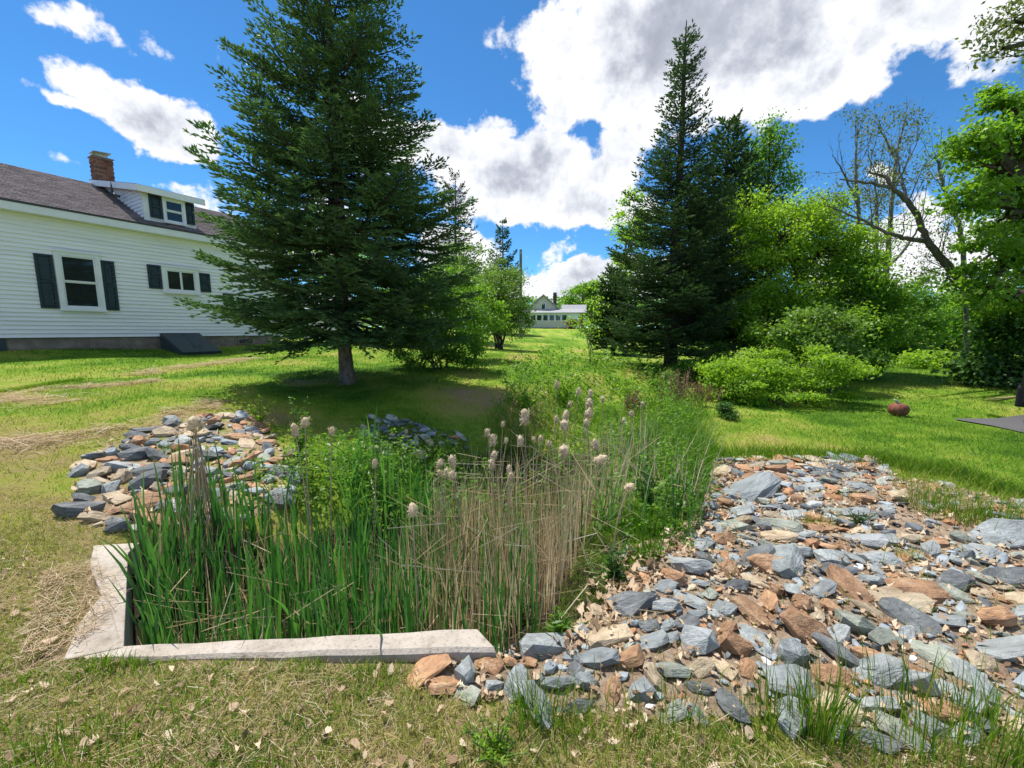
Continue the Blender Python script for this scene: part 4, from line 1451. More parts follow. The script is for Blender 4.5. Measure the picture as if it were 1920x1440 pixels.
# --- right-hand wood
broadleaf('poplar_tree', 'slender poplar with upright twigs behind the two firs', 'tree', gpt(1440, 680, 21),
          [(1420, 290, 26, 75, 21), (1455, 300, 28, 80, 21), (1400, 330, 25, 60, 21), (1480, 340, 20, 36, 21), (1440, 400, 45, 60, 21), (1440, 240, 24, 36, 21)], 5200, 0.15, M_mid, M_barkdark, seed=32, trunk_r=0.10, clump=0.34, flat=1.4, shell=0.1, elong=1.5)
broadleaf('maple_tree', 'broad bright green tree behind the spreading shrub', 'tree', gpt(1480, 690, 13.5),
          [(1465, 440, 85, 70, 13.5), (1540, 470, 80, 75, 13.3), (1420, 520, 50, 70, 13.0), (1500, 560, 80, 60, 12.8), (1410, 430, 35, 45, 13.6), (1590, 470, 60, 60, 13.6), (1500, 390, 55, 40, 13.8), (1560, 400, 45, 36, 14), (1440, 600, 70, 60, 12.4), (1400, 380, 25, 30, 13.6)], 40000, 0.085, M_lime, M_barkdark, seed=33, trunk_r=0.14, clump=0.36, flat=0.8)
broadleaf('broadleaf_tree', 'leafy green tree right of the broad bright one, above the lawn', 'tree', gpt(1600, 700, 12.2),
          [(1600, 590, 80, 65, 12.2), (1640, 560, 45, 70, 12.4), (1560, 620, 70, 50, 11.6), (1640, 650, 36, 50, 12.0), (1600, 520, 60, 50, 12.6), (1520, 640, 60, 50, 11.4), (1470, 640, 60, 46, 11.2)], 30000, 0.085, M_bright, M_barkdark, seed=34, trunk_r=0.10, clump=0.34, tone=0.1, flat=0.8)
broadleaf('shrub', 'pale-leaved mid shrub between the spreading shrub and the leafy tree', 'shrub', gpt(1545, 715, 10.4),
          [(1540, 610, 60, 42, 10.4), (1570, 650, 50, 45, 10.2), (1500, 640, 45, 40, 10.4)], 9000, 0.085, M_silver, M_barkdark, seed=35, stems=5, trunk_r=0.03, spread=0.4, clump=0.28)
broadleaf('shrub', 'wide spreading bright shrub at the lawn edge below the trees', 'shrub', gpt(1460, 770, 8.9),
          [(1400, 705, 90, 45, 9.0), (1480, 690, 90, 45, 8.9), (1545, 685, 65, 36, 8.9), (1380, 740, 60, 36, 8.8), (1460, 740, 90, 36, 8.6), (1350, 700, 45, 30, 9.4), (1580, 715, 40, 36, 8.9)], 24000, 0.07, M_lime, M_barkdark, seed=36, stems=10, trunk_r=0.022, spread=0.7, clump=0.24, flat=0.35, up=1.4, elong=1.9)
broadleaf('shrub', 'low leafy shrub at the foot of the tall fir', 'shrub', gpt(1300, 720, 11.5),
          [(1300, 692, 50, 26, 11.5), (1340, 675, 40, 30, 12.2), (1260, 720, 40, 16, 11)], 5500, 0.075, M_mid, M_barkdark, seed=37, stems=6, trunk_r=0.02, spread=0.5, clump=0.24)
broadleaf('round_bush', 'small round dark bush alone on the lawn edge by the ditch', 'bush', gpt(1370, 786, 7.2),
          [(1370, 774, 26, 14, 7.2)], 2200, 0.035, M_deep, M_barkdark, seed=38, stems=4, trunk_r=0.012, spread=0.12, clump=0.10)
# background wood beyond the lawn on the right
bgt = [
    (1540, 700, 20, [(1480, 600, 90, 80), (1570, 590, 80, 80), (1640, 620, 60, 70), (1440, 540, 80, 70), (1560, 510, 80, 60)], M_mid, 'dense green tree behind the broad bright tree, closing the wood'),
    (1690, 700, 19, [(1690, 610, 55, 75), (1665, 660, 40, 45)], M_mid, 'mid green tree at the back of the clearing, left of the gap'),
    (1760, 700, 24, [(1745, 570, 45, 65), (1775, 610, 40, 60), (1750, 650, 60, 40)], M_mid, 'slim tree with a visible stem in the middle of the clearing'),
    (1820, 700, 22, [(1815, 600, 55, 60), (1835, 650, 50, 50)], M_bright, 'bright tree behind the leaning trunk'),
    (1715, 715, 15, [(1715, 690, 60, 30), (1770, 690, 55, 28), (1820, 695, 50, 28)], M_lime, 'bank of lime green undershrub along the back of the lawn'),
    (1660, 690, 27, [(1650, 590, 55, 65), (1690, 570, 40, 50)], M_deep, 'dark tree deep in the wood behind the lawn'),
    (1850, 690, 30, [(1850, 580, 60, 60), (1790, 570, 40, 50)], M_mid, 'faint tree farthest back in the gap of the wood'),
    (1890, 715, 10.4, [(1870, 690, 50, 34), (1915, 660, 45, 60), (1840, 700, 30, 22)], M_deep, 'dark shrub at the foot of the leaning trunk'),
]
for k, (px, py, Y, bl_, mt, lab) in enumerate(bgt):
    broadleaf('broadleaf_tree' if k not in (4, 7) else 'shrub', lab, 'tree' if k not in (4, 7) else 'shrub', gpt(px, py, Y), [(*q, Y) for q in bl_], 8000, 0.09 + Y * 0.003, mt, M_barkdark, seed=50 + k, trunk_r=0.10, clump=0.32 + Y * 0.008, stems=1 if k not in (4, 7) else 5, spread=0.8)

# big maple at the right edge
mb_ = gpt(2060, 720, 10.5)
broadleaf('maple_tree', 'big maple whose leafy boughs hang in from the right edge', 'tree', mb_,
          [(1880, 290, 75, 60, 10.0), (1810, 260, 50, 34, 9.8), (1900, 210, 60, 60, 10.0), (1830, 370, 60, 26, 9.8), (1890, 400, 60, 45, 9.9), (1870, 470, 65, 50, 10.0), (1930, 330, 60, 90, 10.4), (1800, 385, 38, 16, 9.8), (1900, 560, 60, 60, 10.3), (1850, 540, 45, 30, 10), (1990, 300, 90, 200, 10.4), (1980, 520, 80, 120, 10.5), (1890, 620, 50, 50, 10.5)],
          34000, 0.095, M_bright, M_barkdark, seed=60, trunk_r=0.3, clump=0.34, flat=0.5, shell=0.3, up=1.0, elong=1.25, tone=-0.05)
broadleaf('maple_tree', 'pale-leaved tree top hanging in at the upper right corner', 'tree', gpt(2260, 720, 14),
          [(1900, 40, 45, 40, 12.5), (1880, 90, 30, 30, 12.5), (1940, 20, 60, 50, 12.6), (2050, 60, 120, 100, 13)], 3800, 0.12, M_sparse, M_barkdark, seed=61, trunk_r=0.25, clump=0.36, elong=1.8)


def bare_tree(name, label, base, limbs, mat_leaf, nleaf, leaf, bark, seed, r0, group=None, leaf_clump=0.3):
    """limbs: list of pixel polylines [(px,py,Y,r)...]; twigs grow off them, sparse leaves on the twigs"""
    r = np.random.default_rng(seed)
    root = empty(name, base)
    tag(root, label, 'tree', group)
    base = np.array(base)
    tb = Tubes()
    ends = []
    for lb in limbs:
        P = np.array([aty(a, b_, c) - base for (a, b_, c, d) in lb])
        R = np.array([d for (_, _, _, d) in lb])
        K = 5 * len(P)
        tt = np.linspace(0, len(P) - 1, K)
        Q = np.stack([np.interp(tt, np.arange(len(P)), P[:, k]) for k in range(3)], -1)
        # smooth the corners
        for _ in range(2):
            Q[1:-1] = 0.25 * Q[:-2] + 0.5 * Q[1:-1] + 0.25 * Q[2:]
        Q[1:-1] += r.normal(0, 0.012, Q[1:-1].shape)
        RR_ = np.interp(tt, np.arange(len(P)), R)
        tb.add(Q, RR_, 8)
        nb = int(1.3 * np.linalg.norm(np.diff(Q, axis=0), axis=1).sum() / 0.5)
        for _ in range(nb):
            i = int(r.integers(K // 4, K - 1))
            d0 = rot_to(Q[i + 1] - Q[i])
            d = rot_to(d0 * 0.7 + r.normal(0, 0.55, 3) + np.array([0, 0, 0.35]))
            L = r.uniform(0.4, 1.25)
            t = np.linspace(0, 1, 6)[:, None]
            P2 = Q[i] + d * L * t + np.array([0, 0, 0.2]) * L * t ** 2 + np.cumsum(r.normal(0, 0.02, (6, 3)), 0)
            tb.add(P2, np.linspace(min(0.016, RR_[i] * 0.5), 0.003, 6), 5)
            for _ in range(3):
                j = int(r.integers(2, 6))
                d3 = rot_to(d + r.normal(0, 0.5, 3) + np.array([0, 0, 0.2]))
                L3 = r.uniform(0.15, 0.5)
                P3 = P2[j] + d3 * L3 * np.linspace(0, 1, 4)[:, None]
                tb.add(P3, np.linspace(0.006, 0.002, 4), 3)
                ends.append(P3[-1])
    tb.build('trunk', bark, root)
    if nleaf:
        E = np.array(ends)
        w = (np.sin(E[:, 0] * 2.1 + seed) + np.sin(E[:, 2] * 2.7)) > -0.1
        E = E[w] if w.sum() > 4 else E
        k = r.integers(0, len(E), nleaf)
        C = E[k] + r.normal(0, leaf_clump * 0.5, (nleaf, 3)) * np.array([1, 1, 0.6])
        V, Fq = leaf_quads(C, r.normal(size=(nleaf, 3)) + (0, 0, -0.3), r.normal(size=(nleaf, 3)) + (0, 0, 0.8), leaf * r.uniform(0.6, 1.3, nleaf), leaf * 0.5 * r.uniform(0.6, 1.3, nleaf))
        f = Foliage()
        f.quads(V, Fq, r.random(nleaf))
        f.build('crown', mat_leaf, root)
    return root


bare_tree('leaning_tree', 'dark tree leaning far to the left with long bare boughs', gpt(1893, 700, 11.5),
          [[(1896, 705, 11.5, 0.164), (1880, 660, 11.5, 0.14), (1850, 595, 11.4, 0.125), (1815, 540, 11.3, 0.109), (1780, 500, 11.3, 0.094), (1738, 452, 11.2, 0.078), (1722, 410, 11.2, 0.066), (1705, 380, 11.1, 0.058), (1672, 352, 11.0, 0.047), (1630, 342, 10.9, 0.031), (1575, 336, 10.8, 0.016)],
           [(1735, 452, 11.2, 0.07), (1700, 448, 11.1, 0.055), (1655, 433, 11.0, 0.039), (1610, 410, 10.9, 0.027), (1550, 385, 10.8, 0.012)],
           [(1672, 352, 11.0, 0.047), (1660, 330, 11, 0.039), (1625, 322, 10.9, 0.016)],
           [(1722, 405, 11.2, 0.055), (1700, 370, 11.4, 0.039), (1690, 330, 11.6, 0.023), (1680, 280, 11.7, 0.009)],
           [(1835, 570, 11.4, 0.047), (1800, 540, 11.0, 0.035), (1775, 520, 10.8, 0.016)]],
          M_sparse, 2400, 0.075, M_barkgrey, 70, 0.2)
TH = [
    ([(1606, 700, 18, 0.10), (1608, 560, 18, 0.09), (1610, 400, 18, 0.075), (1604, 320, 18, 0.05), (1608, 240, 18, 0.012)], 'leftmost of the thin bare-topped trees behind the leafy wood'),
    ([(1640, 700, 18.5, 0.09), (1642, 500, 18.5, 0.08), (1645, 380, 18.5, 0.05), (1640, 345, 18.5, 0.015)], 'short snag between the thin bare-topped trees'),
    ([(1662, 700, 19, 0.12), (1662, 520, 19, 0.11), (1668, 430, 19, 0.09), (1674, 360, 19, 0.07), (1680, 290, 19, 0.05), (1700, 215, 19, 0.012)], 'tallest thin tree with a wisp of leaves at its top'),
    ([(1655, 510, 16, 0.05), (1695, 470, 16, 0.045), (1740, 400, 16, 0.02)], None),
]
for k, (lb, lab) in enumerate(TH[:3]):
    lm = [lb]
    if k == 2:
        lm += [TH[3][0], [(1674, 360, 19, 0.05), (1700, 310, 19, 0.03), (1730, 240, 19, 0.01)], [(1680, 300, 19, .04), (1655, 250, 19, .03), (1640, 225, 19, .01)]]
    if k == 0:
        lm += [[(1606, 380, 18, 0.05), (1580, 320, 18, 0.03), (1560, 290, 18, 0.01)], [(1608, 430, 18, 0.04), (1640, 400, 18, 0.03), (1660, 360, 18, 0.01)]]
    bare_tree('thin_tree', lab, gpt(lb[0][0], lb[0][1], lb[0][2]), lm, M_sparse, [900, 500, 1500][k], 0.12, M_barkgrey, 71 + k, 0.1, 'thin trees behind the wood', 0.4)
bare_tree('thin_tree', 'reddish bare limb tree between the leaning tree and the maple', gpt(1815, 700, 15),
          [[(1815, 700, 15, 0.07), (1810, 560, 15, 0.07), (1806, 460, 15, 0.07), (1795, 410, 15, 0.06), (1775, 370, 15, 0.055), (1765, 335, 15, 0.045), (1758, 300, 15, 0.03), (1742, 292, 15, 0.012)]],
          M_mid, 500, 0.1, M_barkgrey, 75, 0.1, 'thin trees behind the wood', 0.35)

# ================================================================== concrete headwall
hw = empty('concrete_headwall', (PB0[0], PB0[1], 0))
tag(hw, 'L-shaped pale concrete culvert headwall around the cattail pit', 'headwall')
O = np.array([PB0[0], PB0[1], 0])


def P3(px, py, z):
    return tuple(onz(px, py, z) - O)


def down(p, z):
    return (p[0], p[1], z)


zl, zr = 0.05, 0.07
bt = [P3(122, 1236, zl), P3(930, 1216, zr), P3(893, 1177, zr), P3(234, 1211, zl)]
zb_ = -0.55
n_seg = 10
q = MB()
rows_t, rows_f, rows_b = [], [], []
fl, fr_, br_, bl_ = [np.array(p) for p in bt]
for i in range(n_seg + 1):
    s = i / n_seg
    a = fl * (1 - s) + fr_ * s
    b_ = bl_ * (1 - s) + br_ * s
    jit = 0.004 * math.sin(i * 2.3)
    a[2] += jit
    b_[2] += jit
    dn = (a - b_) / np.linalg.norm(a - b_)
    rows_t.append([b_ + [0, 0, zb_], b_ - [0, 0, 0.008], b_ + dn * 0.008, a - dn * 0.02 + [0, 0, -0.002], a + [0, 0, -0.018], a + dn * 0.012 + [0, 0, zb_]])
V = [tuple(v) for r_ in rows_t for v in r_]
Fb = [[i * 6 + j, i * 6 + j + 1, (i + 1) * 6 + j + 1, (i + 1) * 6 + j] for i in range(n_seg) for j in range(5)]
Fb += [[0, 5, 4, 3, 2, 1][::-1], [n_seg * 6 + k for k in (0, 1, 2, 3, 4, 5)][::-1]]
q.add(V, Fb)
q.build('front_beam', M_concrete, hw)
q = MB()
i0, i1 = P3(232, 1213, zl + 0.004), P3(240, 1036, 0.125)
o0, o1 = P3(118, 1237, zl + 0.004), P3(168, 1062, 0.125)
oa, ob_ = P3(150, 1165, 0.075), P3(190, 1115, 0.10)
i2, o2 = P3(262, 1017, 0.13), P3(175, 1022, 0.13)
top_ = [o0, i0, i1, i2, o2, o1, ob_, oa]
q.add([down(p, zb_) for p in top_] + top_, [tuple(range(8))[::-1], tuple(range(8, 16))] + [(i, (i + 1) % 8, 8 + (i + 1) % 8, 8 + i) for i in range(8)])
q.build('wing_wall', M_concrete, hw, bevel=0.008)

# puddle in the pit mouth
wp = [px_ground(a, b_)[:2] for (a, b_) in ((935, 1185), (1000, 1205), (1060, 1195), (1050, 1160), (980, 1150))]
wz = min(gz(*p) for p in wp) + 0.05
M_water = glass_mat('ditch_water', (0.012, 0.010, 0.007))
tag(mesh_np('ditch_water', [(p[0], p[1], wz) for p in wp], [np.array([[0, 1, 2, 3, 4]])], M_water), 'dark standing water at the mouth of the ditch', kind='structure')
# ================================================================== rocks
def rock_mesh(seed, flat, npt=15):
    r = np.random.default_rng(seed)
    bm = bmesh.new()
    n = 6 + int(r.integers(0, 3))
    a0 = r.random() * 6
    for lv, sc_, z in ((0, 0.80, -0.5), (1, 1.0, -0.05), (2, 0.80, 0.42)):
        for i in range(n):
            a = a0 + 2 * PI * (i + r.uniform(-0.36, 0.36)) / n
            rad = 0.5 * sc_ * r.uniform(0.72, 1.12)
            bm.verts.new((rad * math.cos(a), rad * 0.78 * math.sin(a), flat * (z + r.normal() * 0.13 + (0.30 * math.cos(a - a0) if lv == 2 else 0) * r.uniform(0, 0.8))))
    res = bmesh.ops.convex_hull(bm, input=list(bm.verts))
    bmesh.ops.delete(bm, geom=[g for g in res['geom_interior'] if isinstance(g, bmesh.types.BMVert)], context='VERTS')
    bmesh.ops.dissolve_limit(bm, angle_limit=math.radians(11), verts=list(bm.verts), edges=list(bm.edges))
    me = bpy.data.meshes.new('rock')
    bm.normal_update()
    bm.to_mesh(me)
    bm.free()
    me.materials.append(ROCKM['blue-grey'])
    return me


SLABS = [rock_mesh(200 + i, 0.26) for i in range(12)]
CHUNKS = [rock_mesh(300 + i, 0.52) for i in range(10)]
COLN = list(ROCKM)
# notable stones read off the photograph: pixel, width in pixels, colour, shape
KEY = [
    (1885, 1228, 120, 'blue-grey', 's'), (1880, 1015, 120, 'blue-grey', 's'), (1700, 1165, 95, 'charcoal', 's'), (1768, 1170, 62, 'blue-grey', 's'), (1722, 1115, 92, 'rust-orange', 's'),
    (1688, 1130, 82, 'tan', 's'), (1592, 1108, 74, 'rust-orange', 's'), (1413, 1157, 76, 'rust-orange', 's'), (1518, 1200, 76, 'rust-orange', 'c'), (1475, 1062, 92, 'blue-grey', 's'),
    (1402, 926, 100, 'blue-grey', 's'), (1862, 1170, 66, 'rust-orange', 'c'), (1645, 1272, 86, 'blue-grey', 's'), (1705, 1292, 66, 'blue-grey', 'c'), (1622, 1236, 44, 'rust-orange', 'c'),
    (1790, 1122, 60, 'grey-green', 's'), (1020, 1222, 104, 'blue-grey', 's'), (872, 1272, 62, 'blue-grey', 'c'), (805, 1263, 86, 'rust-orange', 's'), (830, 1293, 70, 'rust-orange', 's'),
    (918, 1250, 60, 'rust-orange', 's'), (1310, 1215, 70, 'pale', 'c'), (1338, 1160, 24, 'pale', 'c'), (1420, 1050, 60, 'charcoal', 'c'), (1445, 1070, 70, 'rust-orange', 's'),
    (1650, 1055, 66, 'blue-grey', 's'), (1560, 1050, 70, 'blue-grey', 's'), (1140, 1200, 80, 'tan', 's'), (1120, 1240, 66, 'blue-grey', 's'), (1180, 1245, 60, 'rust-orange', 'c'),
    (1315, 1258, 44, 'tan', 'c'), (1200, 1300, 60, 'blue-grey', 'c'), (1150, 1300, 50, 'rust-orange', 'c'), (970, 1290, 66, 'blue-grey', 'c'), (1050, 1290, 60, 'blue-grey', 'c'),
    (1380, 1225, 60, 'rust-orange', 'c'), (1570, 1340, 80, 'tan', 's'), (1690, 1385, 80, 'grey-green', 's'), (1760, 1245, 70, 'grey-green', 's'), (1570, 1230, 66, 'charcoal', 's'),
    (1600, 1180, 66, 'grey-green', 'c'), (1660, 1205, 60, 'grey-green', 's'), (1830, 1290, 90, 'blue-grey', 's'), (1500, 1140, 44, 'rust-orange', 'c'), (1260, 1090, 44, 'rust-orange', 'c'), (1295, 1130, 56, 'blue-grey', 's'),
    (470, 897, 56, 'rust-orange', 's'), (521, 888, 58, 'blue-grey', 'c'), (390, 885, 64, 'blue-grey', 's'), (330, 870, 56, 'rust-orange', 's'), (280, 885, 56, 'charcoal', 's'), (275, 912, 56, 'charcoal', 'c'),
    (220, 938, 56, 'tan', 's'), (262, 955, 58, 'rust-orange', 's'), (185, 895, 58, 'tan', 's'), (155, 878, 56, 'tan', 's'), (248, 845, 34, 'charcoal', 'c'), (343, 835, 36, 'pale', 'c'), (312, 817, 38, 'tan', 'c'),
    (230, 880, 54, 'blue-grey', 's'), (455, 945, 40, 'tan', 's'), (160, 940, 44, 'charcoal', 's'), (185, 975, 44, 'tan', 's'), (215, 985, 40, 'charcoal', 's'),
]
rocks = []
grid_r = []


def rock_free(x, y, s, k=0.80):
    for (a, b_, c) in grid_r:
        if abs(a - x) < 1 and (a - x) ** 2 + (b_ - y) ** 2 < (k * 0.5 * (c + s)) ** 2:
            return False
    return True


for (px, py, w, c, sh_) in KEY:
    p = px_ground(px, py)
    zc = float(proj(p)[2])
    s = w * zc / FPX
    rocks.append([p[0], p[1], s, c, sh_, True])
    grid_r.append((p[0], p[1], s))
rk = np.random.default_rng(77)


def fill(poly, xr, yr, sizes, colw, dens=None, k=0.78, tries=3000, clip=None):
    X = rk.uniform(*xr, tries)
    Y = rk.uniform(*yr, tries)
    Z = ground_z(X, Y)
    px, py, zc = proj(np.stack([X, Y, Z], -1))
    ok = in_poly(px, py, poly)
    S = rk.uniform(*sizes, tries)
    for x, y, s, o, u, v in zip(X, Y, S, ok, px, py):
        if not o or (clip and clip(x, y, u, v)):
            continue
        if rock_free(x, y, s, k):
            c = COLN[int(rk.choice(6, p=colw))]
            rocks.append([x, y, s, c, 's' if rk.random() < (0.84 if x > -0.4 else 0.68) else 'c', False])
            grid_r.append((x, y, s))


heap_gap = lambda x, y, u, v: fbm(np.array([x]), np.array([y]), 0.5, 33)[0] < 0.31 or (u > 400 and v < 850 and rk.random() < 0.75)
WR = [0.34, 0.15, 0.20, 0.14, 0.14, 0.03]
WL = [0.26, 0.30, 0.18, 0.19, 0.06, 0.01]
sparse_zone = lambda x, y, u, v: (u > 1660 and v < 1010 and rk.random() < 0.88) or (u < 1330 and v < 1120 and u + v < 2330 and rk.random() < 0.7)
for sz, tr, kk in (((0.19, 0.26), 520, 0.86), ((0.14, 0.19), 2600, 0.78), ((0.09, 0.13), 3600, 0.74)):
    fill(R_RIGHT, (-0.4, 5.6), (1.3, 5.3), sz, WR, tries=tr, k=kk, clip=sparse_zone)
    fill(R_LEFT, (-4.6, -1.2), (2.3, 6.2), (sz[0] * 1.0, sz[1] * 1.15), WL, tries=int(tr * 0.9), k=kk - 0.03, clip=heap_gap)
fill(R_BANK, (-2.6, 0.2), (4.6, 7.2), (0.07, 0.19), [0.12, 0.50, 0.03, 0.15, 0.2, 0], tries=1500, k=0.85, clip=lambda x, y, u, v: fbm(np.array([x]), np.array([y]), 0.6, 35)[0] < 0.42)
small0 = len(rocks)
for sz, tr in (((0.05, 0.09), 3600), ((0.03, 0.05), 3500)):
    fill(R_RIGHT, (-0.4, 5.6), (1.3, 5.3), sz, WR, tries=tr, k=0.72, clip=sparse_zone)
    fill(R_LEFT, (-4.6, -1.2), (2.3, 6.2), sz, WL, tries=tr // 8, k=0.72, clip=heap_gap)

ORD = ['first', 'second', 'third', 'fourth', 'fifth', 'sixth', 'seventh', 'eighth', 'ninth', 'tenth', 'eleventh', 'twelfth', 'thirteenth', 'fourteenth', 'fifteenth', 'sixteenth', 'seventeenth', 'eighteenth', 'nineteenth', 'twentieth']
info = []
for i, (x, y, s, c, sh_, key) in enumerate(rocks):
    z = gz(x, y)
    px, py, zc = (float(v) for v in proj(np.array([x, y, z])))
    vis = s / zc * FPX * (1.0 if -60 < px < 1980 and py < 1480 else 0.02) + (1000 if key else 0)
    info.append((vis, i, px, py, z))
info.sort(reverse=True)
single = info[:300]
rest = info[300:]


def rock_zone(px, py):
    if px < 620:
        for lim, nm_ in ((850, 'in the top row of the left heap'), (895, 'in the upper middle of the left heap'), (940, 'in the lower middle of the left heap'), (3000, 'at the bottom of the left heap')):
            if py < lim:
                return nm_
    if py < 870 and px < 1000:
        return 'on the shaded bank below the spruce'
    for lim, nm_ in ((900, 'along the lawn edge of the stony slope'), (960, 'just below the lawn edge stones'), (1030, 'in the upper middle of the stony slope'), (1090, 'across the middle of the stony slope'), (1150, 'in the lower middle of the stony slope'), (1215, 'above the tall grass of the stony slope'), (1275, 'in the near band of the stony slope'), (3000, 'in the nearest row by the dry grass')):
        if py < lim:
            return nm_


rows_ = {}
for (vis, i, px, py, z) in single:
    x, y, s, c, sh_, key = rocks[i]
    nm_ = {'blue-grey': 'blue-grey', 'charcoal': 'charcoal', 'rust-orange': 'rust-orange', 'tan': 'tan', 'grey-green': 'grey-green', 'pale': 'pale grey'}[c]
    kind = 'flat stone' if sh_ == 's' else 'chunky stone'
    rows_.setdefault((nm_, kind, rock_zone(px, py)), []).append((px, i))
LAB = {}
for (nm_, kind, zn), lst in rows_.items():
    lst.sort()
    for k, (px, i) in enumerate(lst):
        if len(lst) == 1:
            LAB[i] = f'only {nm_} {kind} {zn}'
        else:
            LAB[i] = f'{nm_} {kind} {zn}, {ORD[min(k, 19)]} from the left'


def rock_place(i, z):
    x, y, s, c, sh_, key = rocks[i]
    r = np.random.default_rng(1000 + i)
    me = (SLABS if sh_ == 's' else CHUNKS)[int(r.integers(0, 12 if sh_ == 's' else 10))]
    yaw = r.normal(0, 0.65) + PI * int(r.integers(0, 2))
    e = 0.02
    nx = (gz(x - e, y) - gz(x + e, y)) / (2 * e)
    ny = (gz(x, y - e) - gz(x, y + e)) / (2 * e)
    nrm = Vector((nx, ny, 1)).normalized()
    tilt = r.normal(0, 0.20 if sh_ == 's' else 0.3, 2)
    q_ = Vector((0, 0, 1)).rotation_difference(nrm) @ Euler((tilt[0], tilt[1], yaw)).to_quaternion()
    scl = Vector((s * r.uniform(1.05, 1.5), s * r.uniform(0.8, 1.1), s * r.uniform(0.6, 1.05)))
    th = (0.26 if sh_ == 's' else 0.52) * scl.z
    loc = Vector((x, y, z + th * 0.28 + 0.012 * r.random()))
    return me, loc, q_, scl, c


rock_of = {}
for (vis, i, px, py, z) in single:
    me, loc, q_, scl, c = rock_place(i, z)
    o = bpy.data.objects.new('rock', me)
    COL.objects.link(o)
    o.location = loc
    o.rotation_mode = 'QUATERNION'
    o.rotation_quaternion = q_
    o.scale = scl
    o.material_slots[0].link = 'OBJECT'
    o.material_slots[0].material = ROCKM[c]
    tag(o, LAB[i], 'rock', 'loose slate stones lining the ditch')
# all the smaller stones: one heap of stuff
VV, FF, MI, nv = [], {}, [], 0
bm = bmesh.new()
vsum, fl_, mi_ = [], [], []
for (vis, i, px, py, z) in rest:
    me, loc, q_, scl, c = rock_place(i, z)
    M_ = Matrix.LocRotScale(loc, q_, scl)
    b_ = len(vsum)
    vsum += [tuple(M_ @ v.co) for v in me.vertices]
    for p in me.polygons:
        fl_.append([b_ + k for k in p.vertices])
        mi_.append(COLN.index(c))
me = bpy.data.meshes.new('small_stones')
me.from_pydata(vsum, [], fl_)


def stone_mix():
    """the small stones share one mesh, so their colour varies per stone through world position noise-free attribute"""


for c in COLN:
    mm, tt_, oo_ = base_mat('small_' + c.replace('-', '_'))
    src = {'blue-grey': ((0.16, 0.19, 0.21), (0.34, 0.38, 0.40)), 'charcoal': ((0.05, 0.057, 0.067), (0.17, 0.19, 0.20)), 'rust-orange': ((0.22, 0.10, 0.05), (0.48, 0.25, 0.12)), 'tan': ((0.28, 0.21, 0.14), (0.52, 0.43, 0.30)), 'grey-green': ((0.18, 0.19, 0.155), (0.38, 0.40, 0.34)), 'pale': ((0.38, 0.40, 0.40), (0.62, 0.62, 0.61))}[c]
    g_ = tt_.new('ShaderNodeNewGeometry')
    cc = tt_.ramp(tt_.noise(g_.outputs['Position'], 14, 5, 0.6), [(0.3, src[0]), (0.7, src[1])])
    p_ = tt_.new('ShaderNodeBsdfPrincipled')
    tt_.l.new(cc, p_.inputs['Base Color'])
    p_.inputs['Roughness'].default_value = 0.75
    tt_.l.new(p_.outputs[0], oo_.inputs[0])
    me.materials.append(mm)
me.polygons.foreach_set('material_index', np.array(mi_, np.int32))
me.update()
so = bpy.data.objects.new('small_stones', me)
COL.objects.link(so)
tag(so, 'small broken stones and chips between the larger rocks', kind='stuff')

# ================================================================== leaf litter
oak = np.array([(0, -0.5), (0.10, -0.40), (0.08, -0.25), (0.24, -0.20), (0.14, -0.06), (0.34, 0.04), (0.17, 0.14), (0.27, 0.32), (0.10, 0.33), (0.0, 0.5), (-0.10, 0.33), (-0.27, 0.30), (-0.17, 0.14), (-0.34, 0.05), (-0.14, -0.06), (-0.24, -0.2), (-0.08, -0.25), (-0.10, -0.40)])


def leaf_verts(n_, r, size):
    """n_ curled lobed leaves in local space -> (n_,18,3)"""
    sc_ = size[:, None]
    th_ = np.arctan2(oak[:, 0], -oak[:, 1])
    lob = r.uniform(0.15, 1.0, (n_, 1))
    wid = r.uniform(0.22, 0.42, (n_, 1))
    x = (oak[None, :, 0] * lob + np.sin(th_)[None] * wid * (1 - lob)) * sc_ * r.uniform(0.7, 1.2, (n_, 1))
    y = (oak[None, :, 1] * lob - 0.5 * np.cos(th_)[None] * (1 - lob)) * sc_
    curl = r.uniform(-3.5, 6.0, (n_, 1))
    curl2 = r.uniform(-1.5, 2.5, (n_, 1))
    z = curl * x ** 2 / sc_ + curl2 * y ** 2 / sc_ + r.normal(0, 0.03, (n_, 18)) * sc_
    return np.stack([x, y, z], -1)


def scatter_leaves(P, size, r):
    n_ = len(P)
    L = leaf_verts(n_, r, size)
    yaw = r.random(n_) * 2 * PI
    ti = r.normal(0, 0.35, (n_, 2))
    cy, sy = np.cos(yaw)[:, None], np.sin(yaw)[:, None]
    X = L[..., 0] * cy - L[..., 1] * sy
    Y = L[..., 0] * sy + L[..., 1] * cy
    Z = L[..., 2] + X * ti[:, :1] + Y * ti[:, 1:]
    Z = Z - Z.min(1, keepdims=True)
    V = np.stack([X, Y, Z], -1) + P[:, None, :]
    F_ = np.arange(n_ * 18).reshape(n_, 18)
    return V.reshape(-1, 3), F_


lr_ = np.random.default_rng(91)


def sample_px(poly, n_, xr, yr, r, keep=None):
    X = r.uniform(*xr, n_)
    Y = r.uniform(*yr, n_)
    Z = ground_z(X, Y)
    px, py, zc = proj(np.stack([X, Y, Z], -1))
    ok = in_poly(px, py, poly)
    if keep is not None:
        ok &= keep(X, Y, px, py)
    return np.stack([X, Y, Z], -1)[ok], px[ok], py[ok]


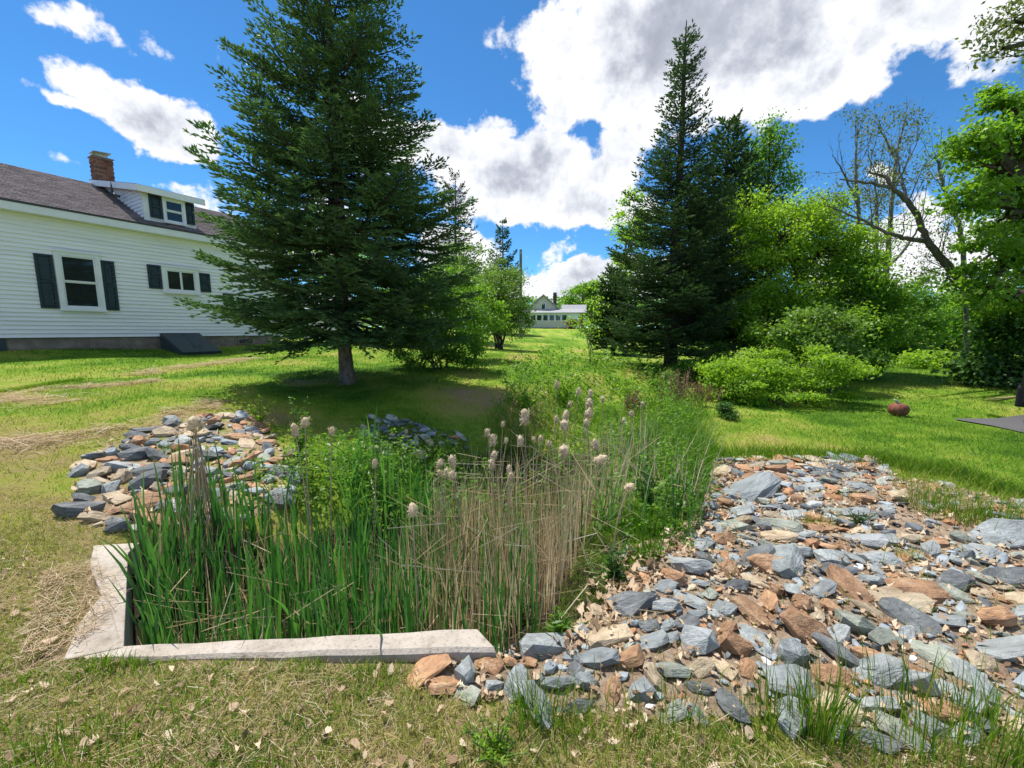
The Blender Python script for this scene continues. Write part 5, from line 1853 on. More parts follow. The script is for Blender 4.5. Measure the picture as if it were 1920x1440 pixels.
LV, LF, LR, ln = [], [], [], 0
for (poly, n_, xr, yr, s0, s1) in (
        (R_RIGHT, 10000, (-0.4, 5.8), (1.3, 5.3), 0.018, 0.048),
        (R_PATH, 3500, (0.1, 3.4), (1.8, 5.3), 0.03, 0.07),
        (R_LEFT, 700, (-4.6, -1.2), (2.3, 6.2), 0.035, 0.07),
        ([(1060, 1230), (1140, 1210), (1260, 1000), (1150, 1050), (1080, 1130)], 1800, (-0.6, 2.0), (1.6, 4), 0.04, 0.08),
        ([(0, 1010), (120, 1100), (130, 1230), (300, 1260), (780, 1260), (1000, 1330), (1400, 1350), (1900, 1400), (1950, 1500), (-50, 1500), (-50, 1010)], 1700, (-3.4, 2.4), (0.9, 3.2), 0.012, 0.045),
        ([(-50, 1090), (120, 1090), (130, 1230), (-50, 1260)], 260, (-3.4, -1.5), (1.3, 3.2), 0.02, 0.05)):
    P, px, py = sample_px(poly, n_, xr, yr, lr_)
    P[:, 2] += lr_.uniform(0.002, 0.03, len(P))
    V, F_ = scatter_leaves(P, lr_.uniform(s0, s1, len(P)), lr_)
    LV.append(V)
    LF.append(F_ + ln)
    LR.append(np.clip(lr_.beta(1.7, 1.6, len(P)), 0, 1))
    ln += len(V)
o = mesh_np('leaf_litter', np.concatenate(LV), [np.concatenate(LF)], M_litter, rnd=np.concatenate(LR))
tag(o, 'tan dead leaves strewn between the stones and over the dry grass', kind='stuff')
# the biggest single leaves in front
LPOS = [(665, 1420, 0.10), (500, 1395, 0.075), (610, 1390, 0.07), (95, 1220, 0.10), (150, 1240, 0.09), (30, 1160, 0.09), (120, 1180, 0.10), (210, 1160, 0.09), (340, 1300, 0.08), (400, 1285, 0.07), (705, 1275, 0.08), (640, 1310, 0.07), (730, 1330, 0.07),
        (1180, 1380, 0.10), (1150, 1410, 0.09), (1210, 1350, 0.08), (960, 1310, 0.07), (850, 1440, 0.10), (1000, 1425, 0.09), (60, 1310, 0.08), (440, 1340, 0.07), (250, 1350, 0.08), (1310, 1400, 0.08), (560, 1345, 0.06), (770, 1380, 0.07), (900, 1345, 0.065), (180, 1410, 0.075), (400, 1425, 0.08)]
LPOS.sort()
dlm = {}
for k, (px, py, s) in enumerate(LPOS):
    p = px_ground(px, py)
    r = np.random.default_rng(400 + k)
    V = leaf_verts(1, r, np.array([s * 0.56]))[0]
    V = V - np.array([0, 0, V[:, 2].min()])
    o = mesh_np('dead_leaf', V, [np.arange(18)[None]], M_litter, rnd=[0.15 + 0.75 * r.random()])
    o.location = (p[0], p[1], p[2] + 0.028)
    o.rotation_euler = (r.normal(0, 0.25), r.normal(0, 0.25), r.random() * 6)
    tag(o, f'curled tan oak leaf lying in the dry foreground grass, {ORD[k] if k < 20 else ORD[len(LPOS) - 1 - k]} such leaf from the {"left" if k < 20 else "right"}', 'dead leaf', 'large dead oak leaves in the foreground')

# ================================================================== grass
gr = np.random.default_rng(123)
ROCKPOLYS = (R_RIGHT, R_LEFT, R_BANK)


def no_grass(X, Y, px, py):
    bad = (in_poly(px, py, R_RIGHT) & (X > -0.6) & (Y < 6)) | (in_poly(px, py, R_LEFT) & (Y < 7))
    keepfew = gr.random(len(X)) < 0.03
    dp_ = ditch(X, Y) > 0.16
    onbeam = (line_side(X, Y, PB0, PB1) > -0.16) & (line_side(X, Y, PB0, PB1) < 0.05) & (X < PB1[0] + 0.05) & (X > PB0[0] - 0.32)
    onwing = (seg_dist(X, Y, PB0, PW1)[0] < 0.20)
    hp_ = np.stack([X - HP[0], Y - HP[1]], -1) @ np.array([dvec[0], dvec[1]])
    hn_ = (X - HP[0]) * dvec[1] - (Y - HP[1]) * dvec[0]
    inhouse = (hn_ < 0.02) & (hp_ < S1 + 0.1) & (hn_ > -8)
    drive = (X > 7.6) & (Y < 7.3) & (Y > 7.3 - (X - 7.6) * 1.4)
    return ((bad & ~keepfew) | dp_ | onbeam | onwing | inhouse | drive)


def lawn(n_, xr, yr, h, w, lean, seg, scale_y=None, name='lawn', f=None, green=0.0):
    u = gr.random(n_)
    if scale_y:
        Y = yr[0] + (yr[1] - yr[0]) * u ** scale_y
    else:
        Y = yr[0] + (yr[1] - yr[0]) * u
    half = 1.42
    X = (gr.random(n_) * 2 - 1) * half * (Y + 0.5)
    X = np.clip(X, *xr)
    X = X + gr.normal(0, 0.02, n_)
    Z = ground_z(X, Y)
    px, py, zc = proj(np.stack([X, Y, Z], -1))
    ok = (px > -120) & (px < 2040) & (py < 1560) & ~no_grass(X, Y, px, py)
    clump = fbm(X, Y, 0.22, 21)
    ok &= gr.random(n_) < 0.35 + 1.1 * clump
    X, Y, Z, clump = X[ok], Y[ok], Z[ok], clump[ok]
    n_ = len(X)
    d = dryness(X, Y)
    tone = np.clip(d + gr.normal(0, 0.17, n_) + (Y < 3) * gr.normal(-0.05, 0.16, n_) + 0.25 * (fbm(X, Y, 0.35, 31) - 0.5) - green, 0.03, 1)
    patch = 0.55 + 0.9 * fbm(X, Y, 0.7, 41)
    H_ = h * gr.uniform(0.5, 1.3, n_) * patch
    ln_ = H_ * gr.uniform(0.3, 1.0, n_) * lean * (1 + 1.1 * (tone > 0.7))
    H_ = np.where(tone > 0.72, H_ * 0.6, H_)
    V, Q, T = blades(np.stack([X, Y, Z - 0.004], -1), H_, w * gr.uniform(0.6, 1.3, n_), ln_, seg=seg, r=gr)
    f.blade(V, Q, T, tone)


f = Foliage()
lawn(150000, (-4.5, 4.5), (0.9, 3.2), 0.056, 0.0034, 1.1, 2, 0.85, f=f)
lawn(95000, (-8, 9), (3.0, 7.5), 0.060, 0.0075, 0.9, 1, 0.8, f=f)
lawn(90000, (-16, 16), (7.0, 16), 0.065, 0.014, 0.8, 1, 0.7, f=f, green=0.06)
lawn(40000, (-16, 14), (15, 34), 0.07, 0.03, 0.8, 1, 0.7, f=f, green=0.06)
o = f.build('grass', M_grass)
tag(o, 'short mown grass, green on the lawn and dry in the foreground', kind='stuff')

# dry thatch: straws lying flat in the foreground and in windrows of hay
f = Foliage()


def straws(P, L, w, tone, rise=0.25):
    n_ = len(P)
    a = gr.random(n_) * 2 * PI
    d = np.stack([np.cos(a), np.sin(a), gr.normal(0, rise, n_)], -1)
    s = np.stack([-np.sin(a), np.cos(a), gr.normal(0, 0.3, n_)], -1)
    q0 = P - d * (L / 2)[:, None]
    q1 = P + d * (L / 2)[:, None]
    q1[:, 2] = np.maximum(q1[:, 2], P[:, 2])
    q0[:, 2] = np.maximum(q0[:, 2], P[:, 2])
    V = np.stack([q0 - s * w / 2, q0 + s * w / 2, q1 + s * w / 3, q1 - s * w / 3], 1)
    f.quads(V.reshape(-1, 3), np.arange(n_ * 4).reshape(n_, 4), tone)


FORE = [(-60, 1000), (140, 1060), (110, 1240), (640, 1262), (780, 1305), (1000, 1340), (1400, 1360), (1650, 1410), (1980, 1430), (1980, 1560), (-60, 1560)]
P, px, py = sample_px(FORE, 60000, (-4.2, 2.8), (0.9, 3.2), gr)
P[:, 2] += gr.uniform(0.004, 0.03, len(P))
ok = gr.random(len(P)) < np.clip(fbm(P[:, 0], P[:, 1], 0.35, 77) * 2.4 - 0.75, 0.05, 1)
P = P[ok]
straws(P, 0.02 + 0.085 * gr.random(len(P)) ** 2.2, 0.0019, np.clip(gr.normal(0.5, 0.26, len(P)), 0, 1), 0.4)
for (a, b_, w) in WINDROWS:
    a, b_ = np.array(a), np.array(b_)
    L_ = np.linalg.norm(b_ - a)
    n_ = int(L_ * 800)
    t_ = gr.random(n_)
    nn = np.array([-(b_ - a)[1], (b_ - a)[0]]) / L_
    of = gr.normal(0, w * 0.9, n_) + 0.12 * np.sin(t_ * 9)
    X = a[0] + (b_ - a)[0] * t_ + nn[0] * of
    Y = a[1] + (b_ - a)[1] * t_ + nn[1] * of
    lump = fbm(X, Y, 0.3, 51)
    ok = gr.random(n_) < np.clip((lump - 0.32) * 3.5, 0, 1)
    X, Y, of, lump = X[ok], Y[ok], of[ok], lump[ok]
    P = np.stack([X, Y, ground_z(X, Y) + np.abs(gr.normal(0, 1, len(X))) * 0.045 * lump ** 2 * np.exp(-(of / w) ** 2) + 0.01], -1)
    straws(P, gr.uniform(0.08, 0.25, len(P)), 0.005, np.clip(gr.normal(0.5, 0.25, len(P)), 0, 1), 0.25)
# debris over the wing wall
t_ = gr.random(1500)
wp_ = PB0 + (PW1 - PB0) * t_[:, None]
nn = np.array([-(PW1 - PB0)[1], (PW1 - PB0)[0]]) / np.linalg.norm(PW1 - PB0)
ofs = 0.34 * gr.random(1500) ** 1.6 * (0.35 + 0.65 * np.sin(t_ * PI))
P = np.c_[wp_ + nn * (0.36 - ofs)[:, None], 0.055 + 0.085 * t_ + gr.uniform(0, 0.025, 1500)]
keep = (t_ > 0.15) & (t_ < 0.95) & (gr.random(1500) < 0.8)
straws(P[keep], gr.uniform(0.03, 0.13, keep.sum()), 0.0024, np.clip(gr.normal(0.45, 0.25, keep.sum()), 0, 1))
o = f.build('straw', M_straw)
tag(o, 'dry cut hay and matted straw lying on the lawn', kind='stuff')


def tuft(px, py, n_, h, spread, tone, label, w=0.004, lean=0.4, name='grass_tuft', cat='grass tuft', group='taller grass tufts among the stones'):
    p = px_ground(px, py)
    zc = float(proj(p)[2])
    h = h * zc / FPX
    spread = spread * zc / FPX
    r = np.random.default_rng(int(px * 7 + py))
    B = np.c_[r.normal(0, spread * 0.45, n_), r.normal(0, spread * 0.3, n_), np.zeros(n_)]
    B[:, 2] = ground_z(B[:, 0] + p[0], B[:, 1] + p[1]) - p[2] - 0.01
    H_ = h * r.uniform(0.35, 1.05, n_)
    az_ = np.arctan2(B[:, 1], B[:, 0]) + r.normal(0, 0.7, n_)
    V, Q, T = blades(B, H_, np.full(n_, w) * r.uniform(0.6, 1.3, n_), H_ * r.uniform(0.05, 1, n_) * lean, az_, seg=3, r=r)
    ff = Foliage()
    ff.blade(V, Q, T, np.clip(r.normal(tone, 0.2, n_), 0, 1))
    o = ff.build(name, M_grass)
    o.location = p
    if spread * FPX / zc >= 100 or (py < 1060 and spread * FPX / zc >= 43):
        o.name = 'rough_grass'
        tag(o, label, kind='stuff')
    else:
        tag(o, label, cat, group)
    return o


TUFTS = [
    (1005, 1345, 150, 115, 60, 0.28, 'upright grass tuft in front of the blue-grey rocks nearest the beam end'),
    (1125, 1390, 260, 70, 150, 0.45, 'wide low grass tuft right of the upright tuft by the beam end'),
    (1270, 1380, 240, 80, 150, 0.42, 'olive grass tuft in the middle of the nearest stones'),
    (1440, 1350, 110, 110, 70, 0.38, 'thin tall grass tuft left of the tallest one by the near stones'),
    (1535, 1385, 230, 165, 60, 0.36, 'tallest dense grass tuft among the near stones'),
    (1770, 1380, 250, 135, 190, 0.33, 'lush green grass tuft at the lower right among the near stones'),
    (1880, 1420, 250, 140, 170, 0.33, 'rightmost lush grass tuft of the lower right corner'),
    (1660, 1425, 180, 80, 150, 0.45, 'low grass tuft left of the lush corner tufts'),
    (1745, 955, 150, 60, 46, 0.36, 'grass tuft standing in litter at the top right of the slope'),
    (1800, 975, 130, 46, 50, 0.36, 'short grass tuft below the top right litter'),
    (1872, 985, 220, 75, 80, 0.34, 'grass tuft at the right end of the slope above the big flat slab'),
    (1590, 935, 110, 22, 60, 0.45, 'sprawling pale grass tuft beside stones of the upper slope'),
    (1530, 985, 120, 34, 40, 0.55, 'brownish grass tuft in the middle of the upper slope'),
    (1690, 1045, 100, 30, 44, 0.55, 'small faded grass tuft right of the slope middle'),
    (1080, 1350, 120, 44, 80, 0.36, 'short grass tuft before the rust stones right of the beam'),
    (100, 1440, 240, 70, 120, 0.30, 'green grass tuft at the lower left corner'),
    (1200, 1000, 160, 80, 40, 0.12, 'blue-green sedge tuft on the ditch edge by the leaf litter'),
    (1215, 1050, 90, 70, 26, 0.12, 'narrow sedge tuft at the corner of the leaf litter'),
    (310, 850, 120, 26, 30, 0.3, 'green sprig of grass among the left heap stones'),
]
for tt in TUFTS:
    tuft(*tt)
# longer fringe where the mower stops along the stones
f = Foliage()
n_ = 5200
t_ = gr.random(n_)
pts = np.array([px_ground(a, b_)[:2] for (a, b_) in ((1340, 858), (1480, 855), (1650, 862), (1700, 880), (1800, 890), (1900, 930), (2050, 960))])
tt = t_ * (len(pts) - 1)
X = np.interp(tt, np.arange(len(pts)), pts[:, 0]) + gr.normal(0, 0.08, n_)
Y = np.interp(tt, np.arange(len(pts)), pts[:, 1]) + gr.normal(0.03, 0.12, n_)
H_ = gr.uniform(0.06, 0.17, n_)
V, Q, T = blades(np.stack([X, Y, ground_z(X, Y)], -1), H_, np.full(n_, 0.007), H_ * 0.4, seg=2, r=gr)
f.blade(V, Q, T, np.clip(gr.normal(0.34, 0.14, n_), 0, 1))
# fringe along the beam
n_ = 2600
X = PB0[0] - 0.3 + 1.7 * gr.random(n_) ** 1.5
Y = np.interp(X, [PB0[0] - 0.3, PB0[0] + 1.0], [1.72, 1.735]) - np.abs(gr.normal(0, 0.09, n_)) + 0.015
H_ = gr.uniform(0.02, 0.08, n_) * np.clip(2.6 * fbm(X, Y, 0.22, 61) - 0.7, 0.1, 1.3)
V, Q, T = blades(np.stack([X, Y, ground_z(X, Y)], -1), H_, np.full(n_, 0.004), H_ * 0.5, seg=2, r=gr)
f.blade(V, Q, T, np.clip(gr.normal(0.42, 0.16, n_), 0, 1))
# sparse sprigs all over the stony slope
P, px, py = sample_px(R_RIGHT, 2600, (-0.4, 5.8), (1.3, 5.3), gr, keep=lambda X, Y, a, b_: fbm(X, Y, 0.5, 71) > 0.55)
H_ = gr.uniform(0.05, 0.15, len(P))
V, Q, T = blades(P, H_, np.full(len(P), 0.004), H_ * 0.5, seg=2, r=gr)
f.blade(V, Q, T, np.clip(gr.normal(0.4, 0.2, len(P)), 0, 1))
# right-hand litter corner, overgrown
P, px, py = sample_px([(1660, 880), (1750, 890), (1960, 940), (2050, 1000), (1850, 1000), (1700, 960)], 9000, (2.5, 6.5), (2.6, 5.2), gr)
H_ = gr.uniform(0.05, 0.16, len(P))
V, Q, T = blades(P, H_, np.full(len(P), 0.005), H_ * 0.6, seg=2, r=gr)
f.blade(V, Q, T, np.clip(gr.normal(0.5, 0.2, len(P)), 0, 1))
P, px, py = sample_px([(-60, 1240), (600, 1262), (1000, 1345), (1500, 1370), (1500, 1560), (-60, 1560)], 5200, (-2.6, 2.0), (0.9, 2.2), gr, keep=lambda X, Y, a, b_: fbm(X, Y, 0.28, 73) > 0.56)
H_ = gr.uniform(0.04, 0.11, len(P))
V, Q, T = blades(P, H_, np.full(len(P), 0.0045), H_ * gr.uniform(0.3, 1.0, len(P)), seg=3, r=gr)
f.blade(V, Q, T, np.clip(gr.normal(0.27, 0.12, len(P)), 0, 1))
o = f.build('rough_grass', M_grass)
tag(o, 'unmown fringe of grass along the stones and the concrete', kind='stuff')

# ================================================================== cattails
cr = np.random.default_rng(55)
# green leaves
f = Foliage()


def pit_pts(n_, xr, yr, keep):
    X = cr.uniform(*xr, n_)
    Y = cr.uniform(*yr, n_)
    ok = keep(X, Y) & (line_side(X, Y, PB0, PB1) > 0.03) & (line_side(X, Y, PW1, PB0) > 0.05)
    return X[ok], Y[ok]


def add_reeds(n_, xr, yr, h0, h1, w, tone, keep, lean=0.18, mat=None, clumpy=0.5):
    X, Y = pit_pts(n_, xr, yr, keep)
    c = fbm(X, Y, 0.28, 81)
    ok = cr.random(len(X)) < (1 - clumpy) + clumpy * 2 * (c - 0.2)
    X, Y = X[ok], Y[ok]
    n_ = len(X)
    Z = ground_z(X, Y)
    H_ = cr.uniform(h0, h1, n_) * (0.8 + 0.4 * fbm(X, Y, 0.5, 82))
    V, Q, T = blades(np.stack([X, Y, Z - 0.02], -1), H_, w * cr.uniform(0.6, 1.25, n_), H_ * np.abs(cr.normal(0, lean, n_)), seg=4, r=cr, curve=1.3)
    f.blade(V, Q, T, np.clip(cr.normal(tone, 0.2, n_), 0, 1))


add_reeds(1700, (-2.7, -0.25), (1.86, 3.2), 0.38, 0.78, 0.019, 0.45, lambda X, Y: X < -0.55 + 0 * Y, lean=0.14)
add_reeds(520, (-1.0, 0.15), (1.95, 3.6), 0.42, 0.75, 0.013, 0.35, lambda X, Y: X > -0.9)
add_reeds(420, (-1.2, 1.5), (2.9, 4.8), 0.4, 0.7, 0.013, 0.5, lambda X, Y: X > -2)
add_reeds(130, (-1.6, -0.7), (3.4, 4.3), 0.6, 0.95, 0.02, 0.7, lambda X, Y: X > -2, lean=0.35)
o = f.build('cattail_leaves', M_reed)
tag(o, 'dense green cattail leaves filling the concrete pit', kind='stuff')
# dead stalks, upright, leaning and snapped
f = Foliage()


def add_stalks(n_, xr, yr, h0, h1, w, keep, lean=0.3, tone=0.55):
    X, Y = pit_pts(n_, xr, yr, keep)
    n_ = len(X)
    H_ = cr.uniform(h0, h1, n_)
    V, Q, T = blades(np.stack([X, Y, ground_z(X, Y) - 0.02], -1), H_, w * cr.uniform(0.5, 1.3, n_), H_ * np.abs(cr.normal(0, lean * 0.6, n_)), seg=2, r=cr, curve=0.2)
    f.blade(V, Q, T, np.clip(cr.normal(tone, 0.2, n_), 0, 1))


add_stalks(1700, (-1.1, 1.1), (2.15, 4.0), 0.35, 0.85, 0.008, lambda X, Y: (X > -0.85) & (X < 0.15 + 0.42 * (Y - 2)), 0.22, 0.62)
add_stalks(360, (-0.6, 1.6), (3.2, 5.0), 0.5, 0.95, 0.009, lambda X, Y: X > -1, 0.3, 0.7)
add_stalks(260, (-2.6, -0.3), (1.9, 3.2), 0.35, 0.7, 0.007, lambda X, Y: X < 0, 0.35, 0.55)
add_stalks(520, (-2.7, -0.4), (1.9, 3.2), 0.2, 0.5, 0.008, lambda X, Y: X < 0, 0.5, 0.6)
# crossing, fallen and broken stalks
for (n_, xr, yr, zlo, zhi, L0, L1) in ((110, (-0.8, 0.9), (2.3, 4.0), -0.1, 0.4, 0.2, 0.65), (100, (-2.3, 0.0), (2.0, 3.0), -0.35, 0.1, 0.15, 0.5), (40, (0.0, 1.4), (3.0, 4.6), 0.1, 0.6, 0.2, 0.6), (260, (-2.2, 0.9), (1.95, 3.6), -0.42, -0.25, 0.2, 0.7)):
    X, Y = pit_pts(n_ * 2, xr, yr, lambda X, Y: X > -9)
    X, Y = X[:n_], Y[:n_]
    n_ = len(X)
    a = cr.random(n_) * 2 * PI
    slope = cr.normal(0, 0.5, n_)
    d = rot_to(np.stack([np.cos(a), np.sin(a) * 0.6, slope], -1))
    L_ = cr.uniform(L0, L1, n_)
    Pm = np.stack([X, Y, np.maximum(cr.uniform(zlo, zhi, n_), ground_z(X, Y) + 0.02)], -1)
    s = np.stack([-np.sin(a) * 0, np.zeros(n_), np.ones(n_)], -1) + cr.normal(0, 0.4, (n_, 3))
    s = rot_to(s)
    w_ = cr.uniform(0.003, 0.007, n_)
    V = np.stack([Pm - d * (L_ / 2)[:, None] - s * (w_ / 2)[:, None], Pm - d * (L_ / 2)[:, None] + s * (w_ / 2)[:, None], Pm + d * (L_ / 2)[:, None] + s * (w_ / 2)[:, None], Pm + d * (L_ / 2)[:, None] - s * (w_ / 2)[:, None]], 1)
    f.quads(V.reshape(-1, 3), np.arange(n_ * 4).reshape(n_, 4), np.clip(cr.normal(0.68, 0.18, n_), 0, 1))
o = f.build('dry_reeds', M_straw)
tag(o, 'tangle of dead straw-coloured cattail stalks in the ditch', kind='stuff')

# flowering stalks with burst seed heads: one thing each
HEADS = [(984, 782, 26), (914, 811, 15), (925, 825, 20), (927, 853, 16), (922, 870, 18), (825, 869, 18), (848, 865, 20), (848, 891, 20), (837, 886, 14), (824, 886, 14), (976, 826, 18), (949, 826, 10), (943, 795, 10), (1014, 822, 12), (1029, 832, 14), (1043, 786, 12), (1061, 779, 18), (1058, 797, 24), (1057, 845, 26), (1104, 777, 22), (1105, 756, 20), (1107, 738, 14), (1085, 734, 13), (1069, 757, 11), (1130, 749, 12), (1116, 834, 22), (1126, 861, 24), (1184, 776, 12), (1205, 757, 10), (1170, 787, 10), (1180, 913, 22), (774, 956, 26), (703, 869, 14), (955, 880, 14), (958, 893, 14), (1044, 721, 13), (1001, 824, 10), (1100, 793, 16), (553, 806, 20), (572, 792, 22), (622, 808, 17), (366, 795, 40)]
fl_tmpl = []


def head_mesh(seed, ln, rad):
    r = np.random.default_rng(seed)
    n_, k = 11, 9
    V, Fq = [], []
    for i in range(k):
        t = i / (k - 1)
        rr_ = rad * (math.sin(PI * min(1, t * 0.92 + 0.06)) ** 0.6) * r.uniform(0.8, 1.2)
        for j in range(n_):
            a = 2 * PI * j / n_
            q_ = rr_ * r.uniform(0.72, 1.28)
            V.append((q_ * math.cos(a), q_ * math.sin(a), ln * (t - 0.5) + r.normal() * ln * 0.02))
    V = np.array(V)
    i = np.arange(k - 1)[:, None] * n_
    j = np.arange(n_)[None]
    Fq = np.stack([i + j, i + (j + 1) % n_, i + n_ + (j + 1) % n_, i + n_ + j], -1).reshape(-1, 4)
    ff = Foliage()
    ff.quads(V, Fq, r.random(len(Fq)) * 0.7 + 0.2)
    # loose down
    m_ = 110
    a = r.random(m_) * 2 * PI
    z = r.uniform(-0.5, 0.5, m_) * ln
    c = np.stack([np.cos(a) * rad, np.sin(a) * rad, z], -1)
    d = rot_to(np.stack([np.cos(a), np.sin(a), r.normal(0, 0.8, m_)], -1))
    s = rot_to(r.normal(size=(m_, 3)))
    L_ = rad * r.uniform(0.3, 0.75, m_)
    V = np.stack([c - s * rad * 0.09, c + s * rad * 0.09, c + d * L_[:, None]], 1)
    ff.tris(V.reshape(-1, 3), np.arange(m_ * 3).reshape(-1, 3), r.random(m_) * 0.5 + 0.5)
    return ff


HEADS.sort()
for k, (px, py, wpx) in enumerate(HEADS):
    Y = float(np.interp(py, [715, 780, 830, 870, 900, 960], [5.3, 4.2, 3.45, 3.0, 2.75, 2.3]))
    if px < 640:
        Y = 2.9 if px < 400 else 3.0
    hp = aty(px, py, Y)
    r = np.random.default_rng(600 + k)
    zc = float(proj(hp)[2])
    rad = wpx / 2 * zc / FPX * 0.6
    bx_ = hp[0] + r.normal(0, 0.07)
    by_ = hp[1] + r.normal(0, 0.07)
    bz_ = gz(bx_, by_)
    root = empty('cattail', (bx_, by_, bz_))
    n_from = f'{ORD[k]} cattail head from the left' if k < 20 else f'{ORD[len(HEADS) - 1 - k] if len(HEADS) - 1 - k < 20 else "middle"} cattail head from the right'
    if px < 400:
        lb_ = 'biggest fluffy cattail head, on a bundle of dry stalks left in the pit'
    else:
        lb_ = f'dry cattail stalk with a fluffy tan seed head, {n_from}'
    if k == 20:
        lb_ = 'dry cattail stalk with a fluffy tan seed head, twenty-first cattail head from the left'
    if k == 21:
        lb_ = 'dry cattail stalk with a fluffy tan seed head, twenty-second cattail head from the left'
    tag(root, lb_, 'cattail', 'dry cattails with seed heads')
    top = hp - np.array([bx_, by_, bz_])
    t = np.linspace(0, 1, 7)[:, None]
    P = np.array([0, 0, -0.03]) * (1 - t) + top * t + np.array([r.normal(0, 0.03), r.normal(0, 0.03), 0]) * np.sin(t * PI)
    tb = Tubes()
    tb.add(P, np.linspace(0.006, 0.0035, 7), 6)
    if px < 400:
        for _ in range(26):
            o2 = np.array([r.normal(0, 0.05), r.normal(0, 0.05), -r.uniform(0, 0.35)])
            tb.add(np.array([o2 * 0.2 + top - [0, 0, r.uniform(0.02, 0.35)], top * 0.5 + o2 * 0.8 * np.array([1, 1, 0.3]), [o2[0] * 1.5, o2[1] * 1.5, 0.1]]), [0.003, 0.0045, 0.004], 4)
    tb.build('stalk', M_stalk, root)
    ff = head_mesh(700 + k, rad * r.uniform(3.0, 4.6) if px > 400 else rad * 2.6, rad)
    hd_ = ff.build('seed_head', M_fluff, root)
    hd_.location = top
    dd = P[-1] - P[-3]
    hd_.rotation_mode = 'QUATERNION'
    tl = Vector(dd) + Vector((r.normal(0, 0.03), r.normal(0, 0.03), 0))
    if (px, py) in ((1126, 861), (1180, 913)):
        tl = Vector((0.8, 0, 0.4))
    hd_.rotation_quaternion = Vector((0, 0, 1)).rotation_difference(tl.normalized())

# ================================================================== ditch plants
f = Foliage()
wr = np.random.default_rng(66)


def weeds(n_, poly, xr, yr, h0, h1, leaf, tone, stemclump=0.3, elong=2.6, up=0.6):
    """leafy weeds: short vertical stems set with leaves"""
    P, px, py = sample_px(poly, n_, xr, yr, wr, keep=lambda X, Y, a, b_: wr.random(len(X)) < 0.4 + 1.2 * (fbm(X, Y, 0.4, 91) - 0.2))
    n_ = len(P)
    H_ = wr.uniform(h0, h1, n_) * (0.6 + 0.8 * fbm(P[:, 0], P[:, 1], 0.6, 92))
    m_ = 14
    t = wr.random((n_, m_)) ** 0.7
    C = P[:, None, :] + np.stack([wr.normal(0, 0.03, (n_, m_)) + wr.normal(0, 0.05, (n_, 1)) * t, wr.normal(0, 0.03, (n_, m_)) + wr.normal(0, 0.05, (n_, 1)) * t, H_[:, None] * t], -1)
    C = C.reshape(-1, 3)
    k = len(C)
    A3 = wr.normal(size=(k, 3)) * np.array([1, 1, 0.5]) + np.array([0, 0, 0.25])
    Nn = rot_to(wr.normal(size=(k, 3)) * 0.6 + np.array([0, 0, up]))
    L_ = leaf * wr.uniform(0.6, 1.4, k)
    V, Fq = leaf_quads(C + rot_to(A3) * (L_ * 0.4)[:, None], A3, Nn, L_, L_ / elong)
    f.quads(V, Fq, np.clip(wr.normal(tone, 0.2, k) + np.repeat(wr.normal(0, 0.12, n_), m_), 0, 1))


W1 = [(600, 900), (700, 870), (890, 870), (960, 740), (1060, 700), (1200, 720), (1290, 760), (1300, 850), (1270, 990), (1150, 1040), (900, 1040), (720, 1040), (620, 1000)]
weeds(3000, W1, (-2.6, 4.5), (2.8, 9.5), 0.22, 0.6, 0.055, 0.62)
weeds(1500, [(540, 850), (700, 850), (900, 850), (940, 900), (900, 1010), (600, 1010), (540, 930)], (-2.8, 0.6), (2.8, 6.5), 0.2, 0.5, 0.05, 0.7)
weeds(900, [(940, 720), (1060, 660), (1250, 690), (1260, 730), (1150, 760), (960, 780)], (-0.6, 5.5), (6, 13), 0.3, 0.7, 0.085, 0.72, elong=2.2)
weeds(420, [(1190, 900), (1310, 880), (1330, 990), (1240, 1010)], (0.6, 2.4), (3, 5), 0.12, 0.3, 0.055, 0.4)
weeds(330, [(1090, 1060), (1200, 1000), (1330, 985), (1310, 1020), (1150, 1110)], (0.2, 2.4), (2.3, 4.2), 0.04, 0.12, 0.035, 0.75)
weeds(260, [(400, 900), (560, 880), (600, 960), (450, 1000)], (-2.6, -1), (2.6, 4.5), 0.12, 0.35, 0.05, 0.4)
o = f.build('ditch_weeds', M_mid)
tag(o, 'dense leafy weeds growing along the ditch', kind='stuff')
f = Foliage()
# long flowing grass on the right ditch bank
P, px, py = sample_px([(1150, 860), (1210, 800), (1290, 770), (1340, 850), (1310, 960), (1230, 950)], 9000, (0.4, 4.0), (3.2, 8), wr)
H_ = wr.uniform(0.2, 0.5, len(P)) * (0.6 + 0.8 * fbm(P[:, 0], P[:, 1], 0.5, 95))
V, Q, T = blades(P, H_, np.full(len(P), 0.007), H_ * wr.uniform(0.4, 1.1, len(P)), wr.normal(0.2, 1.2, len(P)), seg=3, r=wr)
f.blade(V, Q, T, np.clip(wr.normal(0.2, 0.1, len(P)), 0, 1))
P, px, py = sample_px([(900, 800), (960, 740), (1300, 740), (1340, 800), (1240, 850), (950, 880)], 5200, (-0.8, 5), (4.2, 9), wr)
H_ = wr.uniform(0.2, 0.55, len(P))
V, Q, T = blades(P, H_, np.full(len(P), 0.009), H_ * wr.uniform(0.2, 0.9, len(P)), seg=3, r=wr)
f.blade(V, Q, T, np.clip(wr.normal(0.3, 0.14, len(P)), 0, 1))
o = f.build('long_grass', M_grass)
tag(o, 'long arching grass on the ditch bank', kind='stuff')


